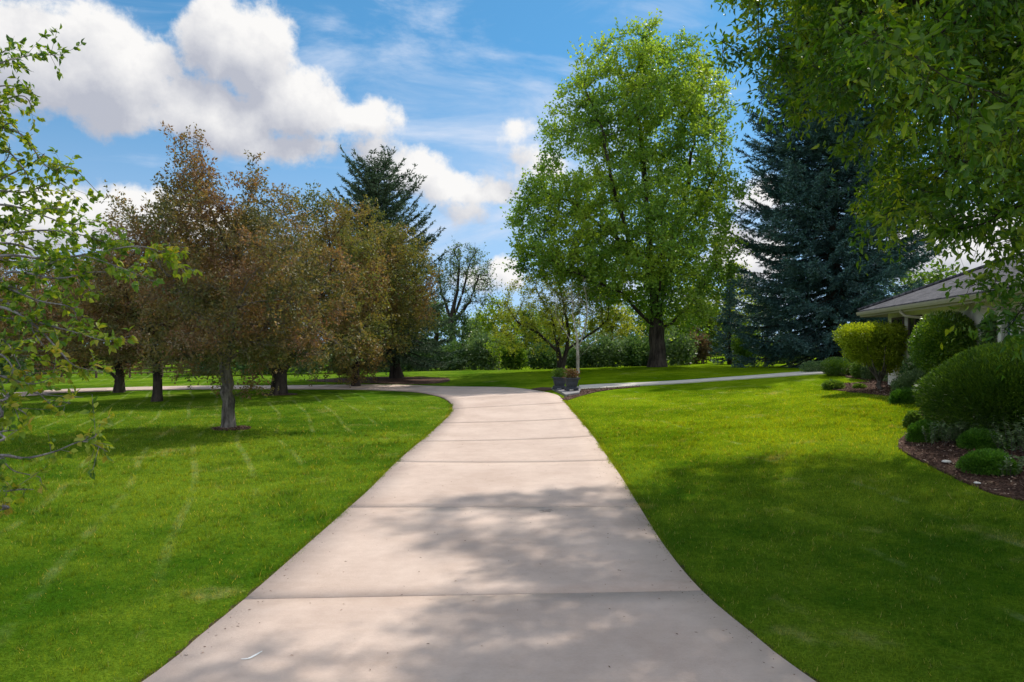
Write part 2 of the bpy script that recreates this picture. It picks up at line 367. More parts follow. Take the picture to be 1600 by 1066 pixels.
M_crab = leafmat('crabapple_leaves', [(0.042,0.070,0.030),(0.125,0.145,0.056),(0.230,0.185,0.076),(0.240,0.130,0.080),(0.48,0.46,0.36)], 0.40, (1.4,1.15,0.5), 0.75, 0.5, 0.3, 0.62)
M_crab2 = leafmat('crabapple_leaves_olive', [(0.042,0.078,0.026),(0.120,0.160,0.044),(0.225,0.210,0.062),(0.220,0.132,0.064),(0.38,0.37,0.24)], 0.42, (1.4,1.2,0.5), 0.5, 0.5, 0.3, 0.62)
M_maple = leafmat('maple_leaves', [(0.075,0.165,0.040),(0.165,0.300,0.055),(0.295,0.420,0.055),(0.460,0.550,0.07)], 0.55, (1.4,1.35,0.5), 0.3, 0.4, 0.35, 0.6)
M_near = leafmat('broad_leaves', [(0.022,0.075,0.012),(0.066,0.165,0.018),(0.165,0.275,0.024),(0.48,0.53,0.04)], 0.52, (1.6,1.45,0.3), 1.1, 0.4, 0.45, 0.55)
M_left = leafmat('serrated_leaves', [(0.040,0.110,0.012),(0.090,0.190,0.018),(0.190,0.290,0.024),(0.330,0.380,0.035),(0.45,0.24,0.05)], 0.45, (1.5,1.4,0.5), 0.8, 0.5, 0.4, 0.35)
M_bspruce = leafmat('blue_spruce_needles', [(0.018,0.050,0.052),(0.045,0.110,0.112),(0.100,0.200,0.195),(0.190,0.300,0.285)], 0.08, (1,1.1,0.9), 0.8, 0.6, 0.2, 0.4)
M_gspruce = leafmat('green_spruce_needles', [(0.022,0.055,0.032),(0.055,0.105,0.058),(0.110,0.170,0.095),(0.19,0.25,0.15)], 0.10, (1,1.1,0.8), 0.8, 0.6, 0.2, 0.4)
M_lime = leafmat('lime_leaves', [(0.12,0.22,0.015),(0.24,0.37,0.02),(0.40,0.48,0.05)], 0.5, (1.4,1.3,0.4), 0.6)
M_mid = leafmat('mid_green_leaves', [(0.05,0.11,0.02),(0.11,0.21,0.03),(0.22,0.30,0.06)], 0.45, (1.4,1.3,0.5), 0.5)
M_olive = leafmat('olive_leaves', [(0.14,0.20,0.025),(0.31,0.38,0.035),(0.52,0.56,0.07)], 0.45, (1.4,1.2,0.5), 0.6)
M_dark = leafmat('dark_shrub_leaves', [(0.028,0.075,0.024),(0.072,0.150,0.048),(0.160,0.250,0.085),(0.33,0.43,0.22)], 0.25, (1.3,1.3,0.6), 0.6)
M_grey = leafmat('grey_green_leaves', [(0.06,0.11,0.05),(0.13,0.20,0.08),(0.25,0.31,0.15)], 0.35, (1.2,1.3,0.7), 0.6)
M_gold = leafmat('golden_leaves', [(0.10,0.17,0.010),(0.24,0.33,0.016),(0.46,0.54,0.05)], 0.5, (1.4,1.25,0.4), 1.5)
M_priv = leafmat('privet_leaves', [(0.040,0.110,0.012),(0.100,0.210,0.018),(0.26,0.38,0.03)], 0.4, (1.7,1.5,0.5), 1.5, 0.35, 0.6)
M_yew = leafmat('yew_needles', [(0.022,0.066,0.009),(0.062,0.135,0.012),(0.16,0.27,0.02)], 0.25, (1.4,1.3,0.5), 1.8, 0.5, 0.3)
M_jun = leafmat('juniper_sprays', [(0.030,0.095,0.010),(0.075,0.200,0.015),(0.16,0.33,0.03)], 0.25, (1.3,1.3,0.5), 2, 0.5, 0.3)
M_pink = leafmat('rusty_leaves', [(0.07,0.05,0.03),(0.15,0.11,0.06),(0.24,0.19,0.10)], 0.4, (1.3,1.1,0.7), 0.7)
B_grey = bark('grey_bark', (0.045,0.038,0.032), (0.20,0.18,0.155), 7)
B_dark = bark('dark_bark', (0.018,0.014,0.012), (0.085,0.068,0.055), 5)
B_pale = bark('pale_bark', (0.34,0.29,0.23), (0.66,0.59,0.49), 6)
B_crab = bark('crab_bark', (0.05,0.043,0.038), (0.24,0.215,0.185), 9)
B_twig = bark('silver_twig_bark', (0.14,0.12,0.12), (0.36,0.33,0.33), 20)

# ------------------------------------------------------------------ tubes and leaves (numpy)
def frames(d):
    d = d/np.maximum(np.linalg.norm(d, axis=1, keepdims=True), 1e-9)
    up = np.where(np.abs(d[:,2:3]) < 0.95, np.array([[0,0,1.]]), np.array([[1.,0,0]]))
    a = np.cross(d, up); a /= np.maximum(np.linalg.norm(a, axis=1, keepdims=True), 1e-9)
    return d, a, np.cross(a, d)
def segs(p0, p1, r0, r1, d0, d1, k):
    n = len(p0); an = np.arange(k)*2*np.pi/k
    _, a0, b0 = frames(d0); _, a1, b1 = frames(d1)
    c, s = np.cos(an)[None,:,None], np.sin(an)[None,:,None]
    R0 = p0[:,None]+r0[:,None,None]*(a0[:,None]*c+b0[:,None]*s)
    R1 = p1[:,None]+r1[:,None,None]*(a1[:,None]*c+b1[:,None]*s)
    V = np.concatenate([R0, R1], 1).reshape(-1, 3)
    i = np.arange(k); j = (i+1) % k
    q = np.stack([i, i+k, j+k, j], 1)
    Fq = (q[None]+(np.arange(n)*2*k)[:,None,None]).reshape(-1, 4)
    return V, Fq
def merge(parts):
    Vs, Fs, o = [], {}, 0
    for V, Fq in parts:
        Vs.append(V); Fs.setdefault(Fq.shape[1], []).append(Fq+o); o += len(V)
    return np.concatenate(Vs), [np.concatenate(x) for x in Fs.values()]
T_KITE = (np.array([[0,0,0],[0.5,0.45,0.10],[0,1,0],[-0.5,0.45,0.10]], float), np.array([[0,1,2],[0,2,3]]))
T_NEED = (np.array([[0,0,0],[0.5,0.4,0.0],[0,1,0],[-0.5,0.4,0.0]], float), np.array([[0,1,2,3]]))
T_LEAF = (np.array([[0,0,0],[0.34,0.22,0.10],[0.5,0.52,0.06],[0,1,-0.22],[-0.5,0.52,0.06],[-0.34,0.22,0.10],[0,0.5,-0.06]], float),
          np.array([[0,1,6],[1,2,6],[2,3,6],[3,4,6],[4,5,6],[5,0,6]]))
def leaves(pos, d, nrm, ln, wd, tpl):
    """tpl verts x=side*width, y=along*length, z=normal*length"""
    d = d/np.maximum(np.linalg.norm(d, axis=1, keepdims=True), 1e-9)
    s = np.cross(d, nrm); s /= np.maximum(np.linalg.norm(s, axis=1, keepdims=True), 1e-9)
    n = np.cross(s, d); T, Fc = tpl
    V = pos[:,None] + s[:,None]*(T[None,:,0:1]*wd[:,None,None]) + d[:,None]*(T[None,:,1:2]*ln[:,None,None]) + n[:,None]*(T[None,:,2:3]*ln[:,None,None])
    k = len(T); Fq = (Fc[None]+(np.arange(len(pos))*k)[:,None,None]).reshape(-1, Fc.shape[1])
    return V.reshape(-1, 3), Fq
def leafobj(name, pos, d, nrm, ln, wd, tpl, m, parent, smooth=False, rnd=None):
    V, Fq = leaves(pos, d, nrm, ln, wd, tpl)
    r = rng.random(len(pos)) if rnd is None else rnd
    return npmesh(name, V, Fq, m, parent, rnd=np.repeat(r, len(tpl[1])), smooth=smooth)
def rdir(n, up=0.0):
    v = rng.normal(size=(n,3)); v /= np.linalg.norm(v, axis=1, keepdims=True); v[:,2] += up; return v/np.linalg.norm(v, axis=1, keepdims=True)

def colonize(att, nodes, par, step, kill, iters=90, trop=(0,0,0.05), jit=0.12, maxn=4000):
    nodes = [np.array(x, float) for x in nodes]; par = list(par); att = np.array(att)
    N = np.array(nodes); D = np.linalg.norm(att[:,None]-N[None], axis=2); near = D.argmin(1); dist = D.min(1)
    used = {}
    for it in range(iters):
        if len(att) == 0 or len(nodes) > maxn: break
        v = att-N[near]; v /= np.maximum(dist[:,None], 1e-6)
        ids = np.unique(near); acc = np.zeros((len(N),3)); np.add.at(acc, near, v)
        new = []
        for i in ids:
            a = acc[i]; l = np.linalg.norm(a)
            if l < 1e-6: continue
            a = a/l+np.array(trop)+rng.normal(size=3)*jit
            if par[i] >= 0:
                pd = N[i]-N[par[i]]; pd = pd/max(np.linalg.norm(pd), 1e-6); a = a+0.35*pd
            a /= np.linalg.norm(a); q = N[i]+a*step
            if used.get(i, 0) >= 3: continue
            used[i] = used.get(i, 0)+1
            new.append((q, i))
        if not new: break
        s0 = len(nodes)
        for q, i in new: nodes.append(q); par.append(i)
        NN = np.array([q for q, _ in new]); N = np.vstack([N, NN])
        D = np.linalg.norm(att[:,None]-NN[None], axis=2); k = D.argmin(1); dm = D.min(1)
        upd = dm < dist; near = np.where(upd, k+s0, near); dist = np.where(upd, dm, dist)
        keep = dist > kill; att = att[keep]; near = near[keep]; dist = dist[keep]
    return N, np.array(par)
def pipe(N, par, r_tip, r_root):
    n = len(N); cnt = np.zeros(n); ch = np.bincount(par[par >= 0], minlength=n); cnt[ch == 0] = 1
    for i in range(n-1, 0, -1):
        if par[i] >= 0: cnt[par[i]] += cnt[i]
    e = math.log(max(cnt[0], 2))/math.log(r_root/r_tip)
    return r_tip*cnt**(1/e), cnt, ch
def tree_mesh(N, par, r, root_flare=1.5, flare_h=0.6):
    n = len(N); r = r.copy(); mc = {}
    for i in range(1, n):
        q = par[i]
        if q >= 0 and (q not in mc or r[i] > r[mc[q]]): mc[q] = i
    for i in range(1, n):
        q = par[i]
        if q >= 0 and mc[q] == i and r[q] > 0.05: r[i] = max(r[i], r[q]*0.86)
    idx = np.where(par >= 0)[0]; p = par[idx]
    dirn = np.zeros((n,3)); dirn[idx] = N[idx]-N[p]; dirn[0] = (0,0,1)
    main = np.full(n, -1); best = np.zeros(n)
    for i, q in zip(idx, p):
        if r[i] > best[q]: best[q] = r[i]; main[q] = i
    nd = dirn.copy(); hm = main >= 0; nd[hm] = nd[hm]/np.maximum(np.linalg.norm(nd[hm], axis=1, keepdims=True),1e-6)+dirn[main[hm]]/np.maximum(np.linalg.norm(dirn[main[hm]], axis=1, keepdims=True),1e-6)
    ismain = main[p] == idx
    rr = r.copy(); h0 = N[0][2]
    fl = 1+(root_flare-1)*np.exp(-((N[:,2]-h0)/max(flare_h,1e-3))*2.2)
    rr = rr*np.where(r > 0.35*r[0], fl, 1)
    r0 = np.where(ismain, rr[p], rr[idx]*1.15); d0 = np.where(ismain[:,None], nd[p], dirn[idx])
    parts = []
    for lo, hi, k in ((0, 0.02, 3), (0.02, 0.07, 5), (0.07, 9, 12)):
        s = (r0 >= lo) & (r0 < hi)
        if s.any(): parts.append(segs(N[p][s], N[idx][s], r0[s], rr[idx][s], d0[s], nd[idx][s], k))
    return parts
def polyline(pts, step):
    pts = [np.array(p, float) for p in pts]; out = [pts[0]]
    for a, b_ in zip(pts[:-1], pts[1:]):
        m_ = max(1, int(round(np.linalg.norm(b_-a)/step)))
        out += [a+(b_-a)*k/m_ for k in range(1, m_+1)]
    return out
def in_blobs(n, blobs, shell=0.0, gap=0.0, gs=1.0):
    """random points in a union of ellipsoids (c, r3)"""
    vol = np.array([b_[1][0]*b_[1][1]*b_[1][2] for b_ in blobs])**0.8; k = rng.choice(len(blobs), n, p=vol/vol.sum())
    C = np.array([b_[0] for b_ in blobs])[k]; Rr = np.array([b_[1] for b_ in blobs])[k]
    v = rdir(n); u = rng.random((n,1))**(1/3) if shell == 0 else (shell+(1-shell)*rng.random((n,1)))
    P_ = C+v*u*Rr
    if gap > 0:
        ph = rng.random((6,3))*6.28; kk = rng.normal(size=(6,3))/gs*1.6
        g = sum(np.sin(P_@kk[i]+ph[i,0]) for i in range(6))/6
        P_ = P_[g > -0.45+gap*0.6]
    return P_
def tree(name, label, cat, base, limbs, blobs, r_root, mb, ml, n_att=700, step=0.4, kill=0.55, r_tip=0.008, twigs=4, tw_len=0.45, lpt=8,
         leaf=(0.09,0.05), tpl=T_KITE, droop=0.0, group=None, gap=0.35, gs=1.5, thin=0.06, flare=1.5, part='trunk', twig_up=0.25, maxn=3000, spread=0.5, jit=0.14, f0=0.0):
    base = np.array(base, float); base[2] -= 0.08
    root = thing(name, label, cat, base+np.array([0,0,0.08]), group)
    nodes, par = [base], [-1]
    for L in limbs:
        # a limb: list of points, the first must be close to an existing node
        L = [np.array(x, float) for x in L]; N = np.array(nodes); s = int(np.linalg.norm(N-L[0], axis=1).argmin())
        pl = polyline([N[s]]+L[1:] if len(L) > 1 else [N[s], L[0]], step)
        last = s
        for k, q in enumerate(pl[1:]):
            q = q+(rng.normal(size=3)*step*0.07 if k else 0)
            nodes.append(q); par.append(last); last = len(nodes)-1
    att = in_blobs(n_att, blobs, gap=gap, gs=gs)
    N, par = colonize(att, nodes, par, step, kill, maxn=maxn, jit=jit)
    r, cnt, ch = pipe(N, par, r_tip, r_root)
    parts = tree_mesh(N, par, r, flare, 0.6+r_root)
    sm = np.where((r < thin) & (par >= 0))[0]
    # twigs
    ti = np.repeat(sm, twigs); nt_ = len(ti)
    seg = N[ti]-N[par[ti]]; st = N[par[ti]]+seg*rng.random((nt_,1))
    sd_ = seg/np.maximum(np.linalg.norm(seg, axis=1, keepdims=True), 1e-6)
    td = sd_*0.6+rdir(nt_)*0.9+np.array([0,0,twig_up]); td /= np.linalg.norm(td, axis=1, keepdims=True)
    tl = tw_len*(0.5+rng.random(nt_)*0.9); en = st+td*tl[:,None]+np.array([0,0,-droop])*tl[:,None]**2
    rt = np.full(nt_, r_tip*0.7)
    parts.append(segs(st, en, rt, rt*0.4, td, td, 3))
    V, Fq = merge(parts); npmesh(part, V, Fq, mb, root, smooth=True)
    # leaves
    li = np.repeat(np.arange(nt_), lpt); n = len(li); f = f0+(1-f0)*rng.random((n,1))**0.8
    pos = st[li]+(en-st)[li]*f+rng.normal(size=(n,3))*leaf[0]*spread
    dd = td[li]*0.5+rdir(n)*0.9+np.array([0,0,-droop*0.8]); nn = rdir(n, 0.7)
    ln = leaf[0]*(0.65+0.7*rng.random(n)); wd = leaf[1]*(0.65+0.7*rng.random(n))
    clr = rng.random(nt_)[li]*0.5+rng.random(n)*0.5
    leafobj('crown', pos, dd, nn, ln, wd, tpl, ml, root, rnd=clr)
    return root
def blob(px, py, d, rx, ry, rd=None, dd=0):
    """photo pixel + distance -> ellipsoid in metres"""
    return (wp(px, py, d+dd), (rx/F*d, rd if rd else rx/F*d, ry/F*d))

def conifer(name, label, base, H_, Rf, angf, mb, ml, sf=0.38, nb=220, group=None, r_root=0.35, z0=0.6, needle=(0.16,0.035), dens=1.0, droop=0.35, lean=0):
    base = np.array(base, float); root = thing(name, label, 'spruce tree', base, group)
    zs = polyline([base+[0,0,-0.1], base+[lean*0.5,0,H_*0.5], base+[lean,0,H_]], 0.8); Z = np.array(zs)
    rr = r_root*(1-(Z[:,2]-base[2])/H_)**0.8+0.015; rr[0] *= 1.5
    parts = [segs(Z[:-1], Z[1:], rr[:-1], rr[1:], Z[1:]-Z[:-1], Z[1:]-Z[:-1], 12)]
    P0, P1, PR = [], [], []; NP, ND, NN_, NL = [], [], [], []
    for b_ in range(nb):
        t_ = (b_+rng.random())/nb; t_ = t_**0.9
        z = z0+(H_-z0)*t_; rel = z/H_
        L = Rf(rel)*(0.72+0.36*rng.random()); az_ = b_*2.39996+rng.normal()*0.25
        if L < 0.12: L = 0.12
        h = np.array([math.cos(az_), math.sin(az_), 0]); side = np.array([-h[1], h[0], 0])
        m_ = 9; s = np.linspace(0, 1, m_)[:,None]; an = angf(rel)+rng.normal()*0.08
        cz = L*(math.tan(an)*s-droop*s*(1-rel)*1.0+ (0.28 if rel < .8 else 0.05)*s**3)
        bp = base+np.array([lean*rel,0,z])+h*(L*s)+np.array([0,0,1])*cz+side*(rng.normal()*0.08*L*s**2)
        br = (0.010+0.016*L*0.5)*(1-s[:,0])+0.006
        P0.append(bp[:-1]); P1.append(bp[1:]); PR.append(np.stack([br[:-1], br[1:]], 1))
        # side sprays
        ns = int(max(5, L*9)*1.0); u = np.sort(rng.random(ns)**0.75*0.92+0.08)
        k = np.minimum((u*(m_-1)).astype(int), m_-2); fr = (u*(m_-1)-k)[:,None]
        sp_ = bp[k]*(1-fr)+bp[k+1]*fr; tang = bp[k+1]-bp[k]; tang /= np.linalg.norm(tang, axis=1, keepdims=True)
        sg = np.where(np.arange(ns) % 2 == 0, 1, -1)[:,None]
        sl_ = (0.10+sf*L*(1.02-u)**0.8*(0.6+0.6*rng.random(ns)))[:,None]; sl_ = np.minimum(sl_, 1.1)
        sdv = tang*0.75+side*sg*0.85+np.array([0,0,-0.22])+rng.normal(size=(ns,3))*0.12; sdv /= np.linalg.norm(sdv, axis=1, keepdims=True)
        ep = sp_+sdv*sl_+np.array([0,0,-0.18])*sl_**2
        P0.append(sp_); P1.append(ep); PR.append(np.stack([np.full(ns,.006), np.full(ns,.003)], 1))
        # needles along sprays and bough
        nl = np.maximum(3, (sl_[:,0]/0.045*dens).astype(int)); ii = np.repeat(np.arange(ns), nl); q = rng.random((len(ii),1))
        NP.append(sp_[ii]+(ep-sp_)[ii]*q); dv = (ep-sp_)[ii]; dv /= np.maximum(np.linalg.norm(dv, axis=1, keepdims=True), 1e-6)
        ND.append(dv*0.9+rdir(len(ii))*0.75+np.array([0,0,0.12])); NL.append(np.ones(len(ii)))
        nk = int(max(6, L/0.05*dens)); uu = rng.random(nk)**0.7; k = np.minimum((uu*(m_-1)).astype(int), m_-2); fr = (uu*(m_-1)-k)[:,None]
        NP.append(bp[k]*(1-fr)+bp[k+1]*fr); ND.append((bp[k+1]-bp[k])/np.linalg.norm(bp[k+1]-bp[k], axis=1, keepdims=True)+rdir(nk)*0.8); NL.append(np.ones(nk))
    P0 = np.concatenate(P0); P1 = np.concatenate(P1); PR = np.concatenate(PR)
    parts.append(segs(P0, P1, PR[:,0], PR[:,1], P1-P0, P1-P0, 4))
    V, Fq = merge(parts); npmesh('trunk', V, Fq, mb, root, smooth=True)
    NP = np.concatenate(NP); ND = np.concatenate(ND); n = len(NP)
    leafobj('crown', NP, ND, rdir(n, 0.8), needle[0]*(0.7+0.6*rng.random(n)), needle[1]*(0.7+0.6*rng.random(n)), T_KITE, ml, root)
    return root

def shrub(name, label, cat, blobs, n, leaf, ml, mb=None, stems=None, group=None, tpl=T_KITE, rough_=0.10, up=0.5, shell=0.72, base=None, inner=0.35, out=0.8, sprays=0):
    """leaves packed towards the surface of a union of ellipsoids, coarse ones inside"""
    zb = min(b_[0][2]-b_[1][2] for b_ in blobs)
    if base is None: base = np.array([blobs[0][0][0], blobs[0][0][1], max(zb, g1(blobs[0][0][0], blobs[0][0][1]))])
    root = thing(name, label, cat, base, group)
    vol = np.array([(b_[1][0]*b_[1][1]*b_[1][2])**(2/3) for b_ in blobs]); k = rng.choice(len(blobs), n, p=vol/vol.sum())
    C = np.array([b_[0] for b_ in blobs], float)[k]; Rr = np.array([b_[1] for b_ in blobs], float)[k]
    v = rdir(n); ph = rng.random((8,1))*6.28; kk = rng.normal(size=(8,3))*4.5
    lump = sum(np.sin(v@kk[i][:,None]+ph[i]) for i in range(8))/8
    isin = rng.random((n,1)) < inner
    u = np.where(isin, 0.25+0.5*rng.random((n,1)), shell+(1.0-shell)*rng.random((n,1))**0.6)*(1+rough_*lump*2.0)+rng.normal(size=(n,1))*rough_*0.18
    pos = C+v*u*Rr
    g = gz(pos[:,0], pos[:,1]); keep = pos[:,2] > g+0.01
    pos = pos[keep]; v = v[keep]; Rr = Rr[keep]; isin = isin[keep]; n = len(pos)
    nv = v/Rr; nv /= np.linalg.norm(nv, axis=1, keepdims=True)
    dd = nv*out+rdir(n)*0.8+np.array([0,0,0.25]); nn = nv*up+rdir(n)
    sc_ = np.where(isin[:,0], 1.9, 1.0)*(0.65+0.7*rng.random(n))
    leafobj('foliage', pos, dd, nn, leaf[0]*sc_, leaf[1]*sc_*(0.8+0.4*rng.random(n)), tpl, ml, root)
    if stems:
        for pts, r0, r1 in stems:
            mb_ = MB(); q = polyline(pts, 0.15); q = [a+rng.normal(size=3)*r0*0.25 for a in q]; mb_.tube(q, [r0+(r1-r0)*i/(len(q)-1) for i in range(len(q))], 7)
            mb_.build('stem', mb or B_grey, root, smooth=True)
    return root

# ------------------------------------------------------------------ GROUND
def lin(a, b, s): return list(np.arange(a, b+1e-6, s))
gx = np.array([-2000,-900,-400,-200,-120,-80,-60,-50]+lin(-44,44,0.5)+[50,60,80,120,200,400,900,2000])
gy = np.array([-2000,-600,-200,-80,-30,-16]+lin(-10,78,0.5)+[84,92,110,150,220,400,900,2500])
GX, GY = np.meshgrid(gx, gy); GZ = gz(GX, GY)
nx, ny = len(gx), len(gy); ii = np.arange(nx*ny).reshape(ny, nx)
q = np.stack([ii[:-1,:-1], ii[:-1,1:], ii[1:,1:], ii[1:,:-1]], -1).reshape(-1,4)
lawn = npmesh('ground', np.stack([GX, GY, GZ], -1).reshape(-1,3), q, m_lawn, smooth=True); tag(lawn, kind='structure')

# driveway: pairs of edge points, near to far
DL = [(232,1066),(300,1010),(383,941),(460,873),(545,797),(580,765),(617,727),(652,696),(684,668),(702,650),(707,637),(700,626.5),(680,618.5),(640,612.5),(560,609.3),(450,608.6),(300,609),(100,614),(0,620.5)]
DR = [(1265,1066),(1180,1000),(1095,927),(1040,860),(999,795),(975,755),(955,725),(930,688),(908,660),(893,643),(880,627),(866,617),(830,610),(770,605.6),(640,602.6),(450,603.2),(300,603.8),(100,609),(0,615)]
def cat_spline(P_, m_=10):
    P_ = [np.array(p) for p in P_]; out = []
    for i in range(len(P_)-1):
        p0 = P_[max(i-1,0)]; p1 = P_[i]; p2 = P_[i+1]; p3 = P_[min(i+2,len(P_)-1)]
        for k in range(m_):
            t_ = k/m_; out.append(0.5*((2*p1)+(-p0+p2)*t_+(2*p0-5*p1+4*p2-p3)*t_**2+(-p0+3*p1-3*p2+p3)*t_**3))
    out.append(P_[-1]); return np.array(out)
wl = [hit(*p) for p in DL]; wr = [hit(*p) for p in DR]
wl = [(-3.4,-8.0),(-3.25,-1),(-3.0,2.5)]+wl+[(wl[-1][0]-14, wl[-1][1]-3)]; wr = [(3.4,-8.0),(3.1,-1),(2.75,2.5)]+wr+[(wr[-1][0]-14, wr[-1][1]-3)]
EL_ = cat_spline(wl); ER_ = cat_spline(wr)
DRIVE_POLY = np.vstack([EL_, ER_[::-1]])
for a, b_ in zip(wl, wr): print('drive', np.round(a,2), np.round(b_,2), 'w', round(float(np.hypot(a[0]-b_[0], a[1]-b_[1])),2))
def inpoly(x, y, P_):
    c = np.zeros(len(x), bool); n = len(P_); j = n-1
    for i in range(n):
        xi, yi = P_[i]; xj, yj = P_[j]
        if yi != yj: c ^= ((yi > y) != (yj > y)) & (x < (xj-xi)*(y-yi)/(yj-yi)+xi)
        j = i
    return c
# joints
cen = (EL_+ER_)/2; arc = np.concatenate([[0], np.cumsum(np.linalg.norm(np.diff(cen, axis=0), axis=1))])
def at_arc(s): return np.array([np.interp(s, arc, EL_[:,0]), np.interp(s, arc, EL_[:,1])]), np.array([np.interp(s, arc, ER_[:,0]), np.interp(s, arc, ER_[:,1])])
jy = [hit(740, 935)[1], hit(770, 796)[1], hit(785, 725.5)[1], hit(790, 690)[1]]
js = [float(np.interp(y, cen[:40*3,1], arc[:40*3])) for y in jy]
js = [js[0]-3.7*k for k in (4,3,2,1)]+js
while js[-1] < arc[-1]-3: js.append(js[-1]+3.7)
jdark = js[4]; js = [0]+[s for s in js if s > 0.3]+[arc[-1]]
Vd, Fd = [], []
for a, b_ in zip(js[:-1], js[1:]):
    ga = 0.0075 if min(abs(a-jdark), abs(b_-jdark)) < .01 else 0.0035; n = max(2, int((b_-a)/0.30)); base_i = len(Vd); K = 9
    for k in range(n+1):
        s = a+ga+(b_-a-2*ga)*k/n; l, r_ = at_arc(s); 
        for w in np.linspace(0, 1, K):
            q_ = l*(1-w)+r_*w; Vd.append((q_[0], q_[1], 0.035))
    for k in range(n):
        for w in range(K-1):
            i0 = base_i+k*K+w; Fd.append((i0, i0+1, i0+K+1, i0+K))
    # skirt
    ring = [base_i+w for w in range(K)]+[base_i+k*K+K-1 for k in range(1, n+1)]+[base_i+n*K+w for w in range(K-2, -1, -1)]+[base_i+k*K for k in range(n-1, 0, -1)]
    s0 = len(Vd)
    for i in ring: Vd.append((Vd[i][0], Vd[i][1], -0.08))
    m_ = len(ring)
    for i in range(m_): Fd.append((ring[(i+1) % m_], ring[i], s0+i, s0+(i+1) % m_))
Vd = np.array(Vd); Vd[:,2] += gz(Vd[:,0], Vd[:,1])
drive = npmesh('driveway', Vd, np.array(Fd), m_conc); tag(drive, kind='structure')
# dark filler below the joints
Vj, Fj = [], []
for s in js[1:-1]:
    l0, r0 = at_arc(s-0.03); l1, r1 = at_arc(s+0.03); b0 = len(Vj)
    for w in np.linspace(0.004, 0.996, 12):
        for a, b_ in ((l0, r0), (l1, r1)): q_ = a*(1-w)+b_*w; Vj.append((q_[0], q_[1], 0.012 if abs(s-jdark) < .01 else 0.030))
    Fj += [(b0+2*i, b0+2*i+2, b0+2*i+3, b0+2*i+1) for i in range(11)]
Vj = np.array(Vj); Vj[:,2] += gz(Vj[:,0], Vj[:,1]); npmesh('joint_filler', Vj, np.array(Fj), m_joint, drive)

def sheet(name, poly, off, m, parent=None, g=0.35, skirt=0.06):
    """ground-following sheet bounded by a polygon"""
    P_ = np.array(poly); x0, y0 = P_.min(0); x1, y1 = P_.max(0)
    X, Y = np.meshgrid(np.arange(x0+g/2, x1, g), np.arange(y0+g/2, y1, g)); X = X.ravel(); Y = Y.ravel()
    k = inpoly(X, Y, P_); pts = [Vector(p) for p in P_]+[Vector((a, b_)) for a, b_ in zip(X[k], Y[k])]
    n = len(P_); ed = [(i, (i+1) % n) for i in range(n)]
    vs, es, fs, _, _, _ = geometry.delaunay_2d_cdt(pts, ed, [], 1, 1e-4)
    V = np.array([(v.x, v.y) for v in vs]); V = np.column_stack([V, gz(V[:,0], V[:,1])+off])
    Fs = [tuple(f) for f in fs]
    V = V.tolist(); s0 = len(V)
    for p in P_: V.append((p[0], p[1], g1(p[0], p[1])-0.05)); 
    tops = len(V)
    for p in P_: V.append((p[0], p[1], g1(p[0], p[1])+off))
    Fs += [(tops+i, s0+i, s0+(i+1) % n, tops+(i+1) % n) for i in range(n)]
    me = bpy.data.meshes.new(name); me.from_pydata(V, [], Fs); me.materials.append(m)
    o_ = bpy.data.objects.new(name, me); COL.objects.link(o_)
    if parent: o_.parent = parent
    return o_
pu = [hit(*p) for p in ((905,603.2),(950,600.8),(1000,598.8),(1060,595.6),(1130,590.8),(1200,585.8),(1286,580))]
pl_ = [hit(*p) for p in ((905,609),(950,606.5),(1000,603.3),(1060,599.8),(1130,595),(1200,590.3),(1290,584.4))]
PATH_POLY = np.vstack([cat_spline(pu, 5), cat_spline(pl_, 5)[::-1]])
o_ = sheet('path', PATH_POLY, 0.04, m_path); tag(o_, kind='structure')
PAD = [hit(*p) for p in ((862,608.8),(905,606.8),(908,609.5),(905,617),(884,620.5))]
o_ = sheet('planter_pad', PAD, 0.10, m_path); o_.data.materials[0] = plain('grey_slab', (0.24,0.23,0.23), 0.85, 0.2, 4, 0.15); tag(o_, kind='structure')
# mulch beds
px_bed = [(1284,602),(1292,607.5),(1320,612),(1360,616),(1400,621),(1428,628),(1440,640),(1436,655),(1425,672),(1404,690),(1404,702),(1420,712),(1450,727),(1500,752),(1550,772),(1600,784),(1680,800)]
BED = [hit(*p) for p in px_bed]+[(12.0,7.5),(12.4,12),(13.3,17),(15,27),(13.6,29.5)]+[hit(*p) for p in ((1318,584.5),(1322,590),(1345,593),(1362,597),(1330,599.5),(1300,600))]
BED = np.array(BED)
b1 = sheet('mulch_bed', BED, 0.03, m_mulch); tag(b1, kind='structure')
BED2 = np.array([hit(*p) for p in ((876,624.5),(887,626),(902,621),(917,616.5),(932,612.8),(962,608.3),(1000,605),(1000,604),(960,606.8),(930,608.3),(906,609.6),(904,617),(886,620.5))])
o_ = sheet('mulch_bed', BED2, 0.03, m_mulch); tag(o_, kind='structure')
BED3 = np.array([hit(*p) for p in ((830,608.5),(845,606),(861,606.5),(862,609.8),(850,611.5))])
o_ = sheet('mulch_bed', BED3, 0.03, m_mulch); tag(o_, kind='structure')
def ringpoly(c, rx, ry, n=28): return np.array([(c[0]+rx*math.cos(a)*(1+0.07*math.sin(3*a+c[0])), c[1]+ry*math.sin(a)*(1+0.06*math.cos(4*a+c[1]))) for a in np.linspace(0, 2*math.pi, n, endpoint=False)])
tA = gp(357,19.7); tB = gp(436,31.5); tD = gp(245,28.8); tE = gp(186,33.5); tS = gp(620,43.5)
BED4 = ringpoly((tA[0]+0.12, tA[1]-0.05), 0.55, 0.42); o_ = sheet('mulch_ring', BED4, 0.03, m_mulch, g=0.2); tag(o_, kind='structure')
BED5 = ringpoly((tS[0]-0.6, tS[1]-1.2), 4.4, 2.6); o_ = sheet('mulch_bed', BED5, 0.03, m_mulch); tag(o_, kind='structure')
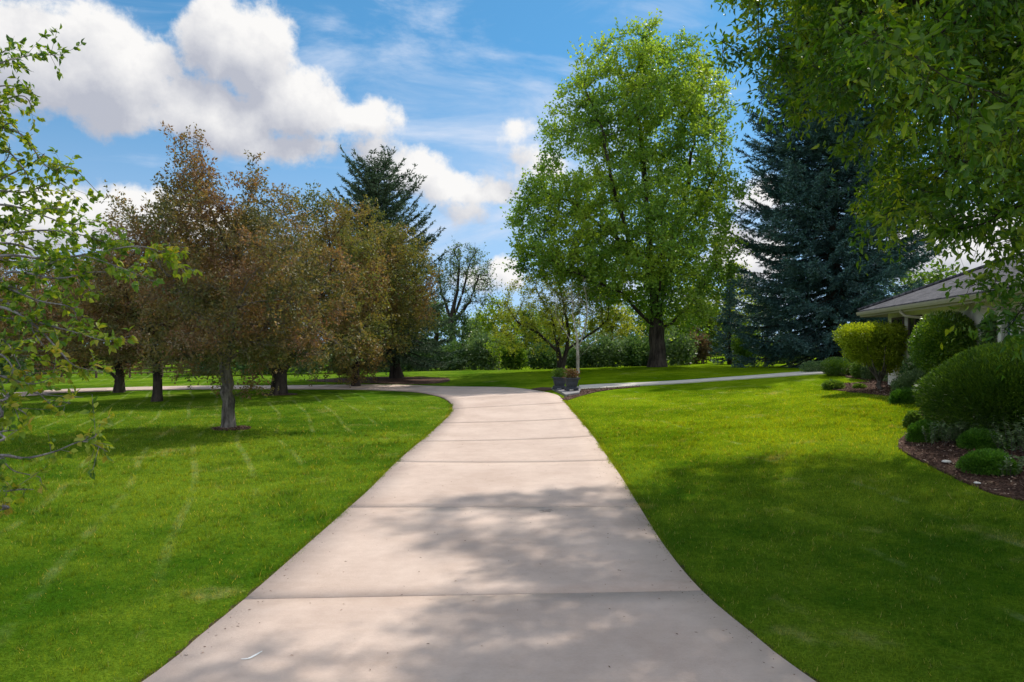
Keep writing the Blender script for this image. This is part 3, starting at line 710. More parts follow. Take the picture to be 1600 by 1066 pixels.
BED6 = ringpoly((tB[0], tB[1]), 0.8, 0.6); o_ = sheet('mulch_ring', BED6, 0.03, m_mulch, g=0.2); tag(o_, kind='structure')
BEDS = [BED, BED2, BED3, BED4, BED5, BED6]
# mulch chips
def chips(name, poly, n, size):
    P_ = np.array(poly); x0, y0 = P_.min(0); x1, y1 = P_.max(0); X = rng.uniform(x0, x1, n*3); Y = rng.uniform(y0, y1, n*3)
    k = inpoly(X, Y, P_); X, Y = X[k][:n], Y[k][:n]; m_ = len(X)
    pos = np.column_stack([X, Y, gz(X, Y)+0.03+rng.random(m_)*0.025])
    d = rdir(m_); d[:,2] *= 0.35; nn = rdir(m_, 1.2)
    o_ = leafobj(name, pos, d, nn, size*(0.5+rng.random(m_)), size*0.45*(0.5+rng.random(m_)), T_KITE, m_chip, None, rnd=rng.random(m_)**1.5)
    tag(o_, kind='stuff'); return o_
bx = BED.copy(); chips('mulch_chips', bx, 26000, 0.05)
chips('mulch_chips', BED2, 1500, 0.06); chips('mulch_chips', BED4, 1500, 0.04)

m_soilE = plain('edge_soil', (0.055,0.038,0.025), 0.95, 0.05, 30, 0.4, 0.5)
Ve, Fe = [], []
for E_, Ot in ((EL_, ER_), (ER_, EL_)):
    dv = E_-Ot; dv /= np.linalg.norm(dv, axis=1, keepdims=True); b0 = len(Ve)
    for i in range(len(E_)):
        w = 0.055+0.02*math.sin(i*1.7)
        for k in (-0.03, w): q_ = E_[i]+dv[i]*k; Ve.append((q_[0], q_[1], 0.008))
        if i: Fe.append((b0+2*i-2, b0+2*i-1, b0+2*i+1, b0+2*i) if Ot is ER_ else (b0+2*i-1, b0+2*i-2, b0+2*i, b0+2*i+1))
Ve = np.array(Ve); Ve[:,2] += gz(Ve[:,0], Ve[:,1]); o_ = npmesh('edge_soil', Ve, np.array(Fe), m_soilE); tag(o_, kind='structure')

# ------------------------------------------------------------------ grass blades
def grass():
    n = 900000; Y = 2.0+rng.random(n)**0.75*26; X = rng.uniform(-1, 1, n)*(0.80*Y+2.5)
    # thin out with distance
    dens = np.clip((7.0/np.maximum(Y, 5))**1.55, 0, 1)*np.clip((0.80*Y+2.5)/9, 0.35, 1.6)
    k = rng.random(n) < dens*0.62; X, Y = X[k], Y[k]
    bad = inpoly(X, Y, DRIVE_POLY)
    for b_ in BEDS+[PATH_POLY, np.array(PAD)]: bad |= inpoly(X, Y, b_)
    X, Y = X[~bad], Y[~bad]; m_ = len(X)
    # a ragged, longer fringe along the concrete
    for E_, Ot in ((EL_, ER_), (ER_, EL_)):
        L = np.concatenate([[0], np.cumsum(np.linalg.norm(np.diff(E_, axis=0), axis=1))]); k = (E_[:,1] > 2) & (E_[:,1] < 26) & (np.abs(E_[:,0]) < 14)
        s = rng.uniform(L[k].min(), L[k].max(), 16000); ex = np.interp(s, L, E_[:,0]); ey = np.interp(s, L, E_[:,1]); dv = E_-Ot; dv /= np.linalg.norm(dv, axis=1, keepdims=True)
        off = -0.028+0.12*rng.random(16000)**1.2+0.018*np.sin(s*3.1)+0.016*np.sin(s*11.3)+0.014*np.sin(s*23.7); X = np.append(X, ex+np.interp(s, L, dv[:,0])*off); Y = np.append(Y, ey+np.interp(s, L, dv[:,1])*off)
    m_ = len(X)
    # rank tufts standing a little proud of the mown sward
    nt2 = 2600; ty = 3.5+rng.random(nt2)**0.9*16; tx = rng.uniform(-1, 1, nt2)*(0.8*ty+2); kb = inpoly(tx, ty, DRIVE_POLY)
    for b_ in BEDS+[PATH_POLY]: kb |= inpoly(tx, ty, b_)
    tx, ty = tx[~kb], ty[~kb]; tX = np.repeat(tx, 14)+rng.normal(size=len(tx)*14)*0.022; tY = np.repeat(ty, 14)+rng.normal(size=len(tx)*14)*0.022
    n0 = m_; X = np.append(X, tX); Y = np.append(Y, tY); m_ = len(X); tall = np.ones(m_); tall[n0:] = np.repeat(1.25+0.6*rng.random(len(tx)), 14); tall = np.repeat(tall, 2)
    X = np.repeat(X, 2)+rng.normal(size=m_*2)*0.012; Y = np.repeat(Y, 2)+rng.normal(size=m_*2)*0.012; m_ *= 2
    sc = np.clip(Y/8, 0.8, 2.6)
    hgt = (0.030+0.035*rng.random(m_))*(0.75+0.35*np.sin(X*1.7+np.sin(Y*1.3)*1.5)**2)*np.clip(sc, 0.8, 1.2)
    hgt *= tall; wd = (0.004+0.0035*rng.random(m_))*sc
    g = gz(X, Y); a = rng.random(m_)*6.283; s = np.column_stack([np.cos(a), np.sin(a), np.zeros(m_)])
    ln = rng.normal(size=(m_,3))*0.45; ln[:,2] = 1; ln /= np.linalg.norm(ln, axis=1, keepdims=True)
    B = np.column_stack([X, Y, g-0.004])
    V = np.stack([B-s*wd[:,None]/2, B+s*wd[:,None]/2, B+ln*hgt[:,None]], 1).reshape(-1,3)
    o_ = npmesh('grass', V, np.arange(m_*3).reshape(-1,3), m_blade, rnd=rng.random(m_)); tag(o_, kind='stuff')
    print('grass blades', m_)
grass()

# ------------------------------------------------------------------ TREES
# left group of crabapples
GC = 'crabapple trees on the left lawn'
d = 19.7
tree('crabapple_tree', 'bronze-leaved crabapple with pale grey trunk, nearest of the group on the left lawn', 'crabapple tree', tA,
 [[tA, wp(357,640,d), wp(355,600,d), wp(352,570,d)], [wp(352,570,d), wp(330,520,d-.4), wp(290,470,d-.7)], [wp(352,570,d), wp(375,500,d+.3), wp(368,440,d+.3), wp(372,360,d)],
  [wp(352,570,d), wp(400,530,d+.6), wp(440,480,d+.9)], [wp(352,580,d), wp(340,540,d+1.2), wp(335,480,d+2)], [wp(352,575,d), wp(365,530,d-1.2), wp(370,470,d-1.9)],
  [wp(368,430,d), wp(330,330,d), wp(290,250,d), wp(270,215,d)], [wp(372,380,d), wp(395,300,d), wp(395,250,d)], [wp(372,380,d), wp(330,290,d), wp(305,220,d)],[wp(290,470,d-.7), wp(240,400,d-.5), wp(205,340,d), wp(175,310,d)]],
 [blob(350,400,d,130,95), blob(300,380,d,110,80,2.0), blob(420,420,d,120,90,2.2), blob(360,500,d,150,75,2.6), blob(405,535,d,105,50,2.0), blob(300,540,d,90,55,1.6),
  blob(330,310,d,85,60,1.3), blob(250,340,d,70,50,1.0), blob(420,330,d,60,45,1.0), blob(300,250,d,28,45,0.5), blob(390,275,d,26,36,.5), blob(370,588,d,64,32,1.2), blob(300,585,d,60,26,1.1), blob(385,610,d,40,22,.7), blob(480,520,d,80,60,1.6), blob(220,430,d,70,60,1.4), blob(200,370,d,45,30,.8), blob(345,330,d,100,60,1.5), blob(500,450,d+.5,60,60,1.4)],
 0.165, B_crab, M_crab, n_att=2600, step=0.27, kill=0.33, r_tip=0.005, twigs=8, tw_len=0.38, lpt=7, leaf=(0.095,0.052), f0=0.5, group=GC, gap=0.62, gs=1.0, thin=0.028, flare=1.45, maxn=4200)
for o_ in []: pass
d = 31.5
tree('crabapple_tree', 'spreading olive and bronze crabapple with short thick dark trunk beside the driveway bend', 'crabapple tree', tB,
 [[tB, wp(436,600,d), wp(437,588,d)], [wp(437,588,d), wp(420,560,d), wp(405,520,d), wp(400,430,d)], [wp(437,588,d), wp(455,560,d), wp(480,520,d), wp(512,430,d)], [wp(455,560,d), wp(500,548,d-1), wp(560,520,d-1)],
  [wp(420,560,d), wp(430,520,d+2), wp(450,450,d+3)], [wp(455,560,d), wp(450,520,d-2), wp(440,450,d-3)]],
 [blob(440,440,d,130,110,3.6), blob(500,460,d,110,100,3.2), blob(380,450,d,110,110,3), blob(470,360,d,90,55,2.4), blob(530,520,d,80,55,2.2), blob(420,540,d,110,40,2.5), blob(490,330,d,45,35,1.2), blob(560,440,d,50,70,2)],
 0.33, B_dark, M_crab2, n_att=2600, step=0.36, kill=0.45, r_tip=0.007, twigs=7, tw_len=0.5, lpt=7, leaf=(0.135,0.072), f0=0.5, group=GC, gap=0.52, gs=1.4, thin=0.045, flare=1.35, maxn=4000)
d = 37.5; tC = gp(556, d)
tree('crabapple_tree', 'full brown-green crabapple in front of the multi-topped spruce, boughs hiding its own trunk', 'crabapple tree', tC,
 [[tC, wp(556,575,d), wp(560,530,d)], [wp(560,530,d), wp(540,470,d), wp(530,410,d)], [wp(560,530,d), wp(600,470,d), wp(620,410,d)], [wp(560,530,d), wp(575,480,d+2), wp(580,420,d+2)], [wp(560,530,d), wp(575,480,d-2), wp(580,420,d-2)]],
 [blob(570,430,d,95,80,3.4), blob(615,430,d,65,75,3), blob(520,430,d,80,80,3), blob(580,500,d,100,60,3.2), blob(560,360,d,60,40,2), blob(545,568,d,60,34,2.2), blob(520,585,d,40,16,1.6), blob(640,480,d,40,50,2), blob(610,385,d,50,35,1.6), blob(660,440,d,25,40,1)],
 0.20, B_dark, M_crab2, n_att=2200, step=0.40, kill=0.50, r_tip=0.007, twigs=7, tw_len=0.55, lpt=8, leaf=(0.14,0.078), f0=0.5, group=GC, gap=0.28, gs=1.5, thin=0.05, maxn=3600)
d = 28.8
cD = tree('crabapple_tree', 'dark shaded crabapple with straight trunk, between the grey-trunked one and the low-forked one', 'crabapple tree', tD,
 [[tD, wp(247,600,d), wp(244,565,d), wp(242,540,d)], [wp(242,540,d), wp(220,500,d), wp(190,460,d)], [wp(242,540,d), wp(262,490,d), wp(280,430,d)], [wp(243,570,d), wp(290,560,d), wp(340,556,d-.5)],
  [wp(242,540,d), wp(240,500,d+2), wp(240,440,d+2.5)], [wp(242,540,d), wp(235,500,d-2), wp(230,450,d-2.5)]],
 [blob(235,470,d,110,75,3.0), blob(190,460,d,80,70,2.6), blob(290,480,d,80,70,2.6), blob(240,540,d,110,34,2.6), blob(240,410,d,70,45,2), blob(160,520,d,60,45,2)],
 0.17, B_dark, M_crab, n_att=1700, step=0.36, kill=0.45, r_tip=0.007, twigs=7, tw_len=0.48, lpt=8, leaf=(0.12,0.068), group=GC, gap=0.12, gs=1.2, thin=0.04, maxn=2800)
d = 33.5
tree('crabapple_tree', 'low-forked dark crabapple with drooping side limbs, farthest left one whose trunk shows', 'crabapple tree', tE,
 [[tE, wp(187,598,d), wp(187,580,d)], [wp(187,590,d), wp(170,578,d), wp(120,572,d), wp(90,585,d)], [wp(187,588,d), wp(215,578,d), wp(240,560,d)], [wp(187,580,d), wp(165,530,d), wp(150,480,d)], [wp(187,580,d), wp(205,520,d), wp(200,470,d)], [wp(187,580,d), wp(187,530,d+2), wp(180,480,d+3)]],
 [blob(170,500,d,90,60,3.2), blob(120,520,d,90,50,3), blob(110,460,d,80,60,3), blob(70,540,d,60,40,2.5), blob(180,450,d,60,50,2.5), blob(150,560,d,90,20,2.6)],
 0.20, B_dark, M_crab, n_att=1500, step=0.40, kill=0.5, r_tip=0.007, twigs=7, tw_len=0.5, lpt=8, leaf=(0.13,0.072), group=GC, gap=0.10, gs=1.2, thin=0.045, maxn=2600)
copy_thing(cD, 'crabapple_tree', gp(-20, 36), 1.9, (1.25,1.25,1.08), 'shadowy bronze crabapple at the left edge behind the overhanging green branches', GC)

# silver maple
tM = gp(1027, 46); d = 46
tree('maple_tree', 'tall bright green maple with massive dark forked trunk, lone on the lawn past the path', 'maple tree', tM,
 [[tM, wp(1027,545,d), wp(1026,515,d)], [wp(1026,515,d), wp(1022,450,d), wp(1015,380,d), wp(1010,300,d), wp(1000,200,d), wp(995,120,d), wp(1005,60,d)],
  [wp(1026,515,d), wp(1040,440,d+1), wp(1052,370,d+1), wp(1075,290,d+1.5), wp(1085,200,d+2), wp(1090,130,d+2)], [wp(1026,520,d), wp(1000,490,d-.5), wp(975,460,d-1), wp(930,440,d-1.5), wp(880,420,d-2)],
  [wp(1026,520,d), wp(1050,505,d), wp(1080,475,d), wp(1110,430,d), wp(1130,380,d)], [wp(1020,440,d), wp(985,380,d-1), wp(960,300,d-2), wp(940,200,d-2), wp(915,140,d-2)], [wp(1020,430,d), wp(960,370,d), wp(900,320,d), wp(850,300,d)],
  [wp(1026,500,d), wp(1030,440,d-3), wp(1035,360,d-5)], [wp(1026,500,d), wp(1030,440,d+3), wp(1035,360,d+5)], [wp(1052,370,d+1), wp(1090,330,d), wp(1125,260,d)]],
 [blob(1010,300,d,140,150,6.5), blob(1020,180,d,120,105,5), blob(1015,105,d,65,62,3), blob(1085,130,d,50,50,2.5), blob(915,150,d,44,52,2.6), blob(955,105,d,44,48,2.2), blob(890,210,d,48,60,2.6), blob(930,240,d,72,90,4), blob(895,330,d,82,62,4), blob(850,330,d,55,50,3), blob(840,400,d,52,34,2.6), blob(825,350,d,38,50,2.4), blob(870,270,d,40,50,2.6),
  blob(900,400,d,100,48,4.5), blob(1000,420,d,150,62,6.5), blob(1060,480,d,72,46,4), blob(1105,300,d,52,105,4), blob(1100,410,d,58,58,4), blob(1110,210,d,36,60,2.5), blob(1000,60,d,22,28,1.2), blob(970,460,d,70,28,3), blob(1115,345,d,34,60,2), blob(1110,150,d,28,50,1.4)],
 0.52, B_dark, M_maple, n_att=4400, step=0.62, kill=0.72, r_tip=0.009, twigs=7, tw_len=0.85, lpt=8, leaf=(0.19,0.15), gap=0.22, gs=2.6, thin=0.07, flare=1.45, maxn=5200, twig_up=0.35)

# spruces
def rf_s(x): return 6.4*max(0.0, (1-x))**0.62*(0.80+0.2*min(1, x*5))
def an_s(x): return 0.75*x**1.0-0.22
conifer('spruce_tree', 'tall grey-green spruce with several ragged tops rising behind the crabapples', tS, 13.0, lambda x: 4.9*max(0.012,(1-x))**0.38, lambda x: -0.18+1.12*x, B_dark, M_gspruce, sf=0.26, nb=260, r_root=0.34, lean=-1.5, z0=1.7, needle=(0.21,0.06), droop=0.55)
tB2 = gp(1302, 46)
conifer('spruce_tree', 'huge blue spruce skirted to the ground behind the clipped shrubs near the house', tB2, 25.5, lambda x: 7.6*max(0,(1-x))**0.32, lambda x: -0.08+0.42*x, B_dark, M_bspruce, sf=0.40, nb=520, r_root=0.5, z0=0.5, needle=(0.20,0.065), droop=0.38, dens=0.95)

# overhanging tree, right foreground: its trunk stands outside the frame
tN = np.array([10.6, 7.2, g1(10.6,7.2)])
nb_ = [(np.array(c, float), r3) for c, r3 in [
 ((5.0,11.0,8.6),(1.7,1.6,1.5)), ((4.4,9.8,8.0),(1.3,1.3,1.1)), ((6.2,12.0,7.2),(1.5,1.6,1.5)), ((6.7,11.0,6.2),(1.4,1.5,1.2)), ((7.6,11.8,5.6),(1.5,1.5,1.1)), ((7.7,10.6,4.9),(1.2,1.2,0.9)),
 ((8.2,10.0,4.3),(1.1,1.1,0.75)), ((7.6,9.6,6.2),(1.8,1.6,1.4)), ((6.0,8.6,7.4),(1.6,1.5,1.3)), ((8.6,12.5,7.6),(2.6,2.4,2.0)), ((9.5,9.5,8.5),(3,3,2.4)), ((7.0,11,10.0),(2.8,2.8,1.8)), ((9.8,14.0,7.0),(2.2,2.0,1.8)),
 ((5.4,7.6,6.1),(1.0,1.0,0.9)), ((8.0,13.6,5.2),(1.1,1.2,0.8)), ((7.4,8.2,5.2),(1.1,1.0,1.0)), ((10.5,12,10),(3,3,2.2)), ((11,7.5,8.5),(2.8,2.8,2.2)), ((8.0,8.3,4.0),(0.9,.9,.75)), ((6.0,10,7.8),(2.2,2.0,1.8)),((9.0,10.5,6.0),(2,1.8,1.5)),((7.2,7.6,7.4),(1.6,1.5,1.4)),((9.2,7.6,5.8),(1.6,1.5,1.5)), ((9.8,17,11),(2.4,3,2)), ((8.5,15,10.5),(2.5,2.5,2)), ((2.4,9.6,10.0),(2.2,2.2,1.1)), ((3.5,8.0,9.2),(2,2,1.4)), ((1.4,9.6,10.8),(1.6,1.6,.9)), ((5,6.6,9),(2.5,2.5,1.6)), ((6.9,16.8,12.4),(2.3,2,1.4)), ((8.2,14.5,12),(2.2,2.2,1.4)) ]]
nb_ += [blob(*a) for a in ((1590,470,9,45,32,.7),(1630,480,8.5,50,40,.7),(1550,455,9.3,40,25,.6),(1390,60,6.0,60,50,.7),(1330,20,6.3,50,50,.7),(1560,130,5.8,60,60,.7),(1590,190,5.8,40,60,.6),(1400,330,9.8,60,60,.9),(1455,345,9.6,50,35,.8),(1515,365,9.4,55,35,.8),(1560,430,9,60,45,.8),(1600,450,8.8,50,50,.7),(1350,250,10,60,60,1),(1300,160,10,60,70,1.1),(1340,90,8.6,60,60,1),(1420,60,7.5,80,70,1),(1500,200,8.5,120,120,1.4),(1580,330,8.6,80,90,1.2),(1440,220,9.5,110,110,1.6),(1240,130,11,50,80,1.2),(1180,60,11,50,60,1.2))]
tree('broadleaf_tree', 'dark green long-leaved tree overhanging the frame from the upper right, above the house', 'tree', tN,
 [[tN, tN+[-.1,.1,1.5], tN+[-.2,.4,2.6]], [tN+[-.2,.4,2.6], (9.4,8.6,4.6), (8.2,9.6,6.0), (7,10.5,7.4), (5.6,11,8.2)], [tN+[-.2,.4,2.6], (9.8,9.2,5), (9,11.2,6.4), (8.4,12.8,7.6)], [tN+[-.2,.4,2.6], (9.6,7.6,4.8), (8.2,7.9,6.4), (6.6,8.2,7.4)], [tN+[-.2,.4,2.6], (10.6,8.4,6), (10.4,9.4,9)], [(9.4,8.6,4.6), (8.6,9.4,4.9), (8.1,10,4.7)]],
 nb_, 0.26, B_dark, M_near, n_att=8200, step=0.36, kill=0.42, r_tip=0.005, twigs=6, tw_len=0.42, lpt=8, leaf=(0.120,0.048), tpl=T_LEAF, droop=0.42, gap=0.12, gs=1.4, thin=0.03, maxn=9000, twig_up=-0.1)

# near left tree: boughs reach into the frame, trunk outside it
tL = np.array([-7.4, 5.2, 0.0]); tL[2] = g1(tL[0], tL[1])
rootL = thing('fruit_tree', 'green-leaved tree reaching in from the left edge on thin silvery twigs', 'tree', tL)
limb = [tL+[0,0,-.1], tL+[.1,0,1.2], tL+[.3,.1,2.2], tL+[.7,.2,3.2], tL+[1.0,.3,4.2], tL+[1.2,.4,5.4]]
limbN = np.array(polyline(limb, 0.1)); PL = []
PL.append((polyline(limb, 0.2), 0.12, 0.03))
ends = []  # (polyline px, d, leaf density, first leaf fraction)
paths = [
 ([(-80,170),(-20,110),(40,88),(98,86)],6.6,1.2),([(-80,175),(-20,140),(25,135),(62,152)],6.6,1.2),([(-60,120),(-10,90),(20,72)],6.8,1.1),
 ([(-90,260),(-30,205),(30,208),(75,262),(112,262),(152,300)],6.4,1.0),([(-60,240),(0,200),(20,195),(40,225)],6.4,1.4),([(-60,280),(0,235),(35,262),(55,300)],6.3,1.3),
 ([(-90,330),(-20,300),(40,300),(90,285),(120,312)],6.5,1.3),([(-60,300),(10,275),(50,255),(70,240)],6.5,1.2),([(-80,340),(0,320),(60,335),(110,350),(160,345)],6.2,1.3),
 ([(-80,400),(0,370),(70,360),(130,368),(180,385)],6.0,1.5),([(-80,430),(0,400),(80,405),(150,395),(215,385),(262,400),(292,430)],5.8,1.3),([(60,420),(120,400),(180,415),(240,440)],5.7,1.2),
 ([(-60,440),(20,425),(90,435),(150,425),(205,432)],5.9,1.3),([(-60,380),(20,345),(80,325),(120,335)],6.3,1.3),([(-60,470),(0,450),(60,470),(110,480),(120,500)],5.8,1.3),
 ([(-60,490),(0,480),(50,505),(90,545),(118,572),(165,582)],5.6,1.0),([(-60,520),(0,500),(40,500),(90,512),(140,525)],5.7,1.2),([(60,505),(120,520),(165,532),(205,525)],5.6,.8),
 ([(-60,540),(0,530),(25,560),(38,590)],5.6,1.3),([(-80,600),(0,588),(40,606),(62,616),(130,621)],5.3,.35),([(0,588),(50,600),(80,590),(85,575)],5.3,.9),([(62,616),(85,635),(110,630)],5.3,1.1),
 ([(-60,650),(0,630),(30,640),(45,652)],5.2,1.1),([(-60,725),(0,712),(40,716),(85,706),(130,690),(168,706)],5.0,.75),([(130,690),(146,684),(152,678)],5.0,1.3),
 ([(0,712),(20,735),(60,745),(62,752)],5.0,.4),([(-60,770),(0,768),(30,765),(52,765)],4.9,1.0),([(-60,800),(0,790),(12,802)],4.8,1.0),([(-60,690),(0,675),(35,672)],5.1,.9),
 ([(-70,390),(0,380),(50,390),(100,420),(130,450)],5.9,1.3),([(-70,350),(0,345),(40,370),(80,385)],6.1,1.4),([(-70,450),(0,445),(40,455),(75,450)],5.9,1.4),([(-70,410),(-10,405),(30,415),(60,440)],6.0,1.4),
 ([(-80,300),(-20,270),(10,250),(15,225)],6.4,1.2),([(-70,560),(-10,550),(20,575),(10,600)],5.4,1.1),([(-70,200),(0,160),(35,150),(50,165)],6.5,1.1),([(-80,470),(-10,465),(30,490),(60,530),(75,550)],5.6,1.1),([(-50,620),(5,610),(30,655)],5.2,1.0)]
Lp, Ld, Lt = [], [], []
tw0, tw1, twr = [], [], []
for pts, d, dn in paths:
    dn *= 0.40 if pts[-1][1] > 590 else 0.66
    P3 = [wp(px, py, d+rng.normal()*0.12) for px, py in pts]
    if pts[0][0] < 0:
        s = limbN[np.linalg.norm(limbN-P3[0]-np.array([0,0,-.5]), axis=1).argmin()]; P3 = [s]+P3
        r0 = 0.022
    else: r0 = 0.006
    C = cat_spline(P3, 7); nC = len(C); rr = [r0+(0.0022-r0)*(i/(nC-1))**0.6 for i in range(nC)]
    PL.append((list(C), r0, rr))
    st0 = int(nC*0.35) if pts[0][0] < 0 else 0
    L = np.linalg.norm(np.diff(C[st0:], axis=0), axis=1).sum(); nsh = int(L/0.030*dn)
    for _ in range(nsh):
        u = st0+rng.random()*(nC-1-st0); k = min(int(u), nC-2); q_ = C[k]+(C[k+1]-C[k])*(u-k); t_ = C[k+1]-C[k]; t_ /= np.linalg.norm(t_)
        big = rng.random() < 0.30; l = 0.10+0.22*rng.random() if big else 0.02+0.05*rng.random()
        v = t_*0.6+rdir(1)[0]*0.8+np.array([0,0,0.1]); v /= np.linalg.norm(v); e = q_+v*l
        tw0.append(q_); tw1.append(e); 
        for _k in range(int(3+l*28)):
            f_ = rng.random()**0.6 if big else 1; Lp.append(q_+(e-q_)*f_+rng.normal(size=3)*0.008); Ld.append(v+rdir(1)[0]*0.9+np.array([0,0,-0.3])); Lt.append(rng.random()*0.86 if (pts[-1][1] < 540 or rng.random() < .55) else 0.75+0.25*rng.random())
mbL = MB()
for pts, r0, rr in PL: mbL.tube(pts, rr if isinstance(rr, list) else [r0+(rr-r0)*i/(len(pts)-1) for i in range(len(pts))], 8)
tw0 = np.array(tw0); tw1 = np.array(tw1); V, Fq = segs(tw0, tw1, np.full(len(tw0), .0022), np.full(len(tw0), .0012), tw1-tw0, tw1-tw0, 4)
mbL.add(V, Fq.tolist()); mbL.build('trunk', B_twig, rootL, smooth=True)
Lp = np.array(Lp); n = len(Lp)
leafobj('crown', Lp, np.array(Ld), rdir(n, 0.8), 0.062*(0.6+0.7*rng.random(n)), 0.040*(0.6+0.7*rng.random(n)), T_LEAF, M_left, rootL, rnd=np.array(Lt))
print('left leaves', n)

# mid-distance trees
d = 48.5; t5 = gp(877, d)
tree('ornamental_tree', 'spreading olive-leaved tree with dark twin trunk behind the planters', 'tree', t5,
 [[t5, wp(874,560,d), wp(868,530,d), wp(862,490,d)], [t5, wp(884,555,d), wp(888,520,d), wp(880,470,d)], [wp(872,550,d), wp(840,520,d), wp(805,500,d)], [wp(884,550,d), wp(925,520,d), wp(950,500,d)], [wp(872,540,d), wp(880,500,d+2), wp(880,450,d+3)]],
 [blob(840,470,d,58,48,2.4), blob(805,510,d,46,44,2.2), blob(880,440,d,60,45,2.4), blob(930,480,d,45,50,2.2), blob(830,530,d,55,28,2), blob(860,420,d,38,35,2), blob(870,500,d,70,40,2.2)],
 0.26, B_dark, M_olive, n_att=900, step=0.42, kill=0.5, r_tip=0.009, twigs=5, tw_len=0.5, lpt=7, leaf=(0.14,0.08), gap=0.30, gs=1.2, thin=0.05, maxn=1500)
d = 43.5; t6 = gp(903, d)
tree('bare_tree', 'small pale-barked tree, almost leafless, with whitish upright limbs right of the planters', 'tree', t6,
 [[t6, wp(903,560,d), wp(903,550,d)], [wp(903,550,d), wp(890,530,d), wp(872,500,d), wp(868,490,d)], [wp(903,550,d), wp(900,520,d), wp(895,490,d), wp(895,465,d)], [wp(903,550,d), wp(912,520,d), wp(918,490,d), wp(915,460,d)], [wp(903,555,d), wp(920,543,d), wp(928,535,d)], [wp(903,550,d), wp(906,520,d+1), wp(905,480,d+1)]],
 [blob(895,470,d,32,32,1.2), blob(915,470,d,28,34,1.2), blob(880,480,d,20,25,.8), blob(905,450,d,25,18,1)],
 0.10, B_pale, M_pink, n_att=300, step=0.30, kill=0.36, r_tip=0.007, twigs=3, tw_len=0.35, lpt=1, leaf=(0.09,0.05), gap=0.2, gs=1, thin=0.03, maxn=700, flare=1.3, twig_up=0.6)
d = 68; t7 = gp(712, d)
tree('bare_crowned_tree', 'tall half-bare tree with fine dark upright branches in the gap right of the spruce', 'tree', t7,
 [[t7, wp(708,540,d), wp(705,500,d)], [wp(705,500,d), wp(690,460,d), wp(685,420,d)], [wp(705,500,d), wp(715,450,d), wp(718,410,d)], [wp(705,510,d), wp(735,470,d), wp(748,430,d)], [wp(705,505,d), wp(725,450,d), wp(735,405,d)]],
 [blob(715,440,d,45,48,3), blob(735,430,d,38,40,3), blob(690,440,d,28,40,2.5), blob(722,405,d,28,22,2), blob(750,460,d,28,32,2)],
 0.35, B_dark, M_grey, n_att=800, step=0.55, kill=0.6, r_tip=0.016, twigs=4, tw_len=0.9, lpt=3, leaf=(0.20,0.12), gap=0.2, gs=1.5, thin=0.09, maxn=1300, twig_up=0.8)
# far tree belt, each tree its own thing
GB = 'trees beyond the far hedge'
def far_tree(px, d, top, wpx, m, label, low=570, seed=0, la=(0.26,0.18), dens=1.0, mb=B_dark, name='far_tree'):
    b0 = gp(px, d); hpx = low-top
    bl = [blob(px, top+hpx*0.36, d, wpx*0.5, hpx*0.34, wpx/F*d*0.45), blob(px-wpx*0.25, top+hpx*0.58, d, wpx*0.36, hpx*0.30, wpx/F*d*0.35), blob(px+wpx*0.27, top+hpx*0.55, d, wpx*0.34, hpx*0.30, wpx/F*d*0.35), blob(px+wpx*0.05, top+hpx*0.16, d, wpx*0.25, hpx*0.17), blob(px, top+hpx*0.72, d, wpx*0.45, hpx*0.24)]
    return tree(name, label, 'tree', b0, [[b0, wp(px+2, low-hpx*0.3, d), wp(px, top+hpx*0.45, d)]], bl, 0.22, mb, m, n_att=int(420*dens), step=0.6, kill=0.7, r_tip=0.015, twigs=5, tw_len=0.8, lpt=7, leaf=la, group=GB, gap=0.15, gs=1.6, thin=0.09, maxn=800)
fa = far_tree(772, 72, 470, 70, M_lime, 'lime green tree left of centre, brightest in the far belt, beneath the half-bare tree')
fb_ = far_tree(722, 66, 490, 60, M_dark, 'dark rounded evergreen under the half-bare tree, left of the lime green one', dens=1.1)
fc = far_tree(1140, 72, 410, 100, M_gold, 'yellow-green tree glowing between the maple and the blue spruce')
fd = far_tree(820, 78, 480, 80, M_mid, 'mid green tree in the far belt behind the olive tree, right of the lime one')
fe = far_tree(955, 74, 470, 80, M_olive, 'yellowish tree behind the pale bare one, left of the maple trunk')
def fcopy(src, px, d, sc, rz, label): return copy_thing(src, 'far_tree', gp(px, d), rz, sc, label, GB)
fcopy(fd, 1010, 80, (1.3,1.2,1.1), 1, 'mid green tree directly behind the maple trunk')
fcopy(fd, 1075, 72, (1.1,1.1,.9), 2.2, 'mid green tree filling in just right of the maple trunk')
fcopy(fa, 745, 80, (1,1,0.8), 2, 'second lime green tree, smaller, peeping out left of the brightest one')
fcopy(fc, 1085, 84, (1.2,1.2,0.9), 2.6, 'pale green tree farther back behind the low right boughs of the maple')
fcopy(fb_, 680, 72, 1.3, 1, 'dark tree behind the right side of the multi-topped spruce')
fcopy(fb_, 1200, 66, 1.2, 2, 'dark tree hidden behind the left skirt of the blue spruce')
fcopy(fd, 640, 76, 1.2, 3, 'green tree far behind the spruce trunk on the left')
fcopy(fb_, 520, 70, 1.3, 4, 'dark tree seen beneath the boughs of the two middle crabapples')
fcopy(fb_, 400, 68, 1.25, 5, 'dark tree behind the thick-trunked crabapple')
fcopy(fd, 300, 70, 1.3, 0.4, 'green tree showing through between the two left crabapples')
fcopy(fb_, 200, 70, 1.3, 1.4, 'dark tree behind the low-forked crabapple')
fcopy(fd, 100, 72, 1.3, 2.4, 'green tree behind the left fence, second from the edge')
fcopy(fb_, 0, 66, 1.4, 3.4, 'dark tree at the far left edge of the belt')
fcopy(fd, -110, 66, 1.4, 4.4, 'green tree just outside the left edge of the belt')
fcopy(fe, 865, 84, (1.3,1.3,1.0), 1.0, 'yellowish tree far back above the olive tree')
